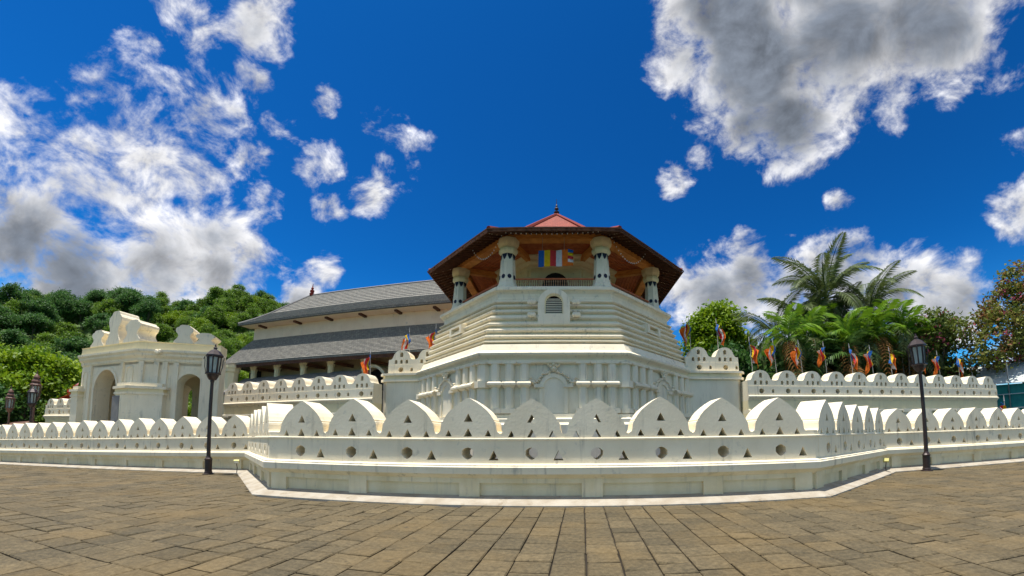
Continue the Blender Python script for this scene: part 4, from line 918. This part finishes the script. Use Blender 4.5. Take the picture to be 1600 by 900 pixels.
bl = [(0, 0, 2.4, 2.2, 2, 2.2), (1.2, .3, 3.2, 1.6, 1.6, 1.6), (-1.2, 0, 3.4, 1.6, 1.6, 1.5), (0, 0, 5.0, 1.7, 1.7, 1.5)]
shr = (crown_mesh('crown', bl, 260, 18, .24, 31, 'leaf_dark', .5, .4, -.9), trunk_mesh(3, .12, bl, 32)); 
for i in range(13):
    plant('shrub', 'dark leafy shrub filling the space behind the areca palm stems', 'shrub', (15.5 + 2.1 * i, 36.0 + 2.0 * (i % 2) + .5 * math.sin(i * 2.), .0), shr, 1.2 + .2 * math.sin(i * 1.7), i * 1.3, 'shrubs under the palms', 1.6)
# flowering trees at the right
def blossom_tree(name, label, loc, bl, seed, m, n, size, h, r):
    t = thing(name, label, 'tree', loc); link('crown', crown_mesh('crown', bl, n, 18, size, seed, m, .42, .4, -.8), t); link('trunk', trunk_mesh(h, r, bl, seed + 1), t)
    link('blossoms', crown_mesh('blossoms', bl, n // 5, 10, size * .8, seed + 2, 'blossom', .25, .3, -.8), t); return t
bl = rblobs(13, 4.6, 11, 77, .9) + [(0, 0, 6.0, 2.4, 2.2, 2.2), (1.2, 0, 4.6, 2.2, 2, 1.8)]
blossom_tree('flowering_tree', 'olive tree with scattered pink blossom between the areca palms and netting', (34.0, 28.6, 0), bl, 70, 'leaf_olive', 460, .2, 7.5, .25)
bl = [(0, 0, 13.6, 3.0, 3.0, 1.8), (-3.2, 0, 11.6, 2.8, 2.8, 1.2), (-5.0, -.5, 9.6, 2.6, 2, 1.1), (-6.0, 0, 7.6, 2, 2, 1.0), (1.4, 0, 16.0, 2.6, 2.6, 1.8), (3, 0, 13, 3, 3, 2), (-1, -1, 9.8, 2.4, 2, 1.0), (-3, 0, 8.2, 2, 2, .9)]
blossom_tree('flowering_tree', 'tall russet tree with pink blossom cut by the picture edge', (43.2, 25.8, 0), bl, 90, 'leaf_autumn', 430, .22, 11, .4)
bl = rblobs(9, 4, 8, 99, .8); pf = (crown_mesh('crown', bl, 280, 18, .26, 98, 'leaf_olive', .5, .4, -.8), trunk_mesh(5, .25, bl, 97))
plant('broadleaf_tree', 'olive green tree standing behind the areca palm clump near the blossoms', 'tree', (36.5, 36, 0), pf, 1.25)
plant('broadleaf_tree', 'smaller olive green tree filling the gap before the tall blossom tree', 'tree', (36.2, 29.8, 0), pf, .95, 2.)
plant('broadleaf_tree', 'low olive green tree beside the teal netting, under the blossom', 'tree', (39.6, 29.2, 0), pf, .85, 4.)
plant('broadleaf_tree', 'olive green tree standing between the coconut palms and the leafy tree', 'tree', (24, 42, 0), pf, 1.2, 1.)

# ------------------------------------------------------------------ far things at both edges
sf = thing('scaffold', 'scaffold wrapped in teal netting under a pale sheet roof', 'scaffold', (37.0, 25.6, 0))
MB().add([(-.6, 1, 0), (7, -11, 0), (7, -11, 5.3), (-.6, 1, 5.5), (-.5, 1.1, 0), (7.1, -10.9, 0), (7.1, -10.9, 5.3), (-.5, 1.1, 5.5)], [(0, 1, 2, 3), (5, 4, 7, 6), (3, 2, 6, 7)]).build('netting', 'net_teal', sf)
MB().add([(-1, .8, 5.6), (7, -12, 5.4), (10, -8, 8.4), (2.2, 4, 7.8), (-1, .8, 5.54), (7, -12, 5.34), (10, -8, 8.34), (2.2, 4, 7.74)], [(0, 1, 2, 3), (7, 6, 5, 4), (0, 4, 5, 1), (3, 7, 4, 0)]).build('sheet_roof', 'sheet_pale', sf)
for i in range(6): MB().bar((-.7 + 1.52 * i, .9 - 2.4 * i, 0), (-.7 + 1.52 * i, .9 - 2.4 * i, 7.4), .08).build('standard', 'steel', sf)
for z in (2.2, 3.4, 4.6): MB().bar((-.75, .9, z), (6.9, -11.1, z), .07).build('ledger', 'steel', sf)
fb = thing('low_building', 'low building with brown roof behind the lanterns', 'building', (-47.5, 17.4, -1.6))
MB().box(-5, 4, -1, 3, 0, 2.6).build('wall', 'hall_wall_low', fb); MB().add([(-5.6, -1.8, 2.5), (4.5, -1.8, 2.9), (4.5, 1, 4.0), (-5.6, 1, 3.6), (-5.6, 3.8, 2.5), (4.5, 3.8, 2.9)], [(0, 1, 2, 3), (3, 2, 5, 4), (0, 3, 4), (1, 5, 2)]).build('roof', 'roof_brown', fb)
gbd = thing('grey_roof_house', 'house with plain grey roof between the lime green tree and the gatehouse', 'building', (-49.5, 26.0, -1))
MB().box(-3, 6, 0, 5, 0, 5.6).build('wall', 'plaster_plinth', gbd); MB().add([(-3.6, -.7, 5.5), (6.6, -.7, 5.5), (6, 2.5, 8.2), (-3, 2.5, 8.2), (-3.6, 5.7, 5.5), (6.6, 5.7, 5.5)], [(0, 1, 2, 3), (3, 2, 5, 4), (0, 3, 4), (1, 5, 2)]).build('roof', 'roof_grey', gbd)
aw = thing('red_awning', 'red cloth awning with orange bunting above the short merloned wall', 'awning', (-42.6, 20.2, 3.9))
MB().add([(-2.6, 0, .0), (2.8, 0, 1.15), (2.8, 1.3, 1.5), (-2.6, 1.3, .35), (-2.6, 0, -.06), (2.8, 0, 1.09), (2.8, 1.3, 1.44), (-2.6, 1.3, .29)], [(0, 1, 2, 3), (7, 6, 5, 4), (0, 4, 5, 1)]).build('cloth', 'red_cloth', aw)
for i in range(5):
    v = []; 
    for j in range(4): a = j * 1.1 + i; v.append((1.0 + .42 * i + .25 * math.sin(a), -.1 + .08 * math.cos(a * 2), 1.0 + .1 * i + .28 * math.cos(a)))
    MB().add(v + [(p[0], p[1] + .02, p[2]) for p in v], [(0, 1, 2, 3), (7, 6, 5, 4)]).build('bunting', ('f_orange', 'f_red', 'f_yellow', 'f_orange', 'f_pink')[i], aw)
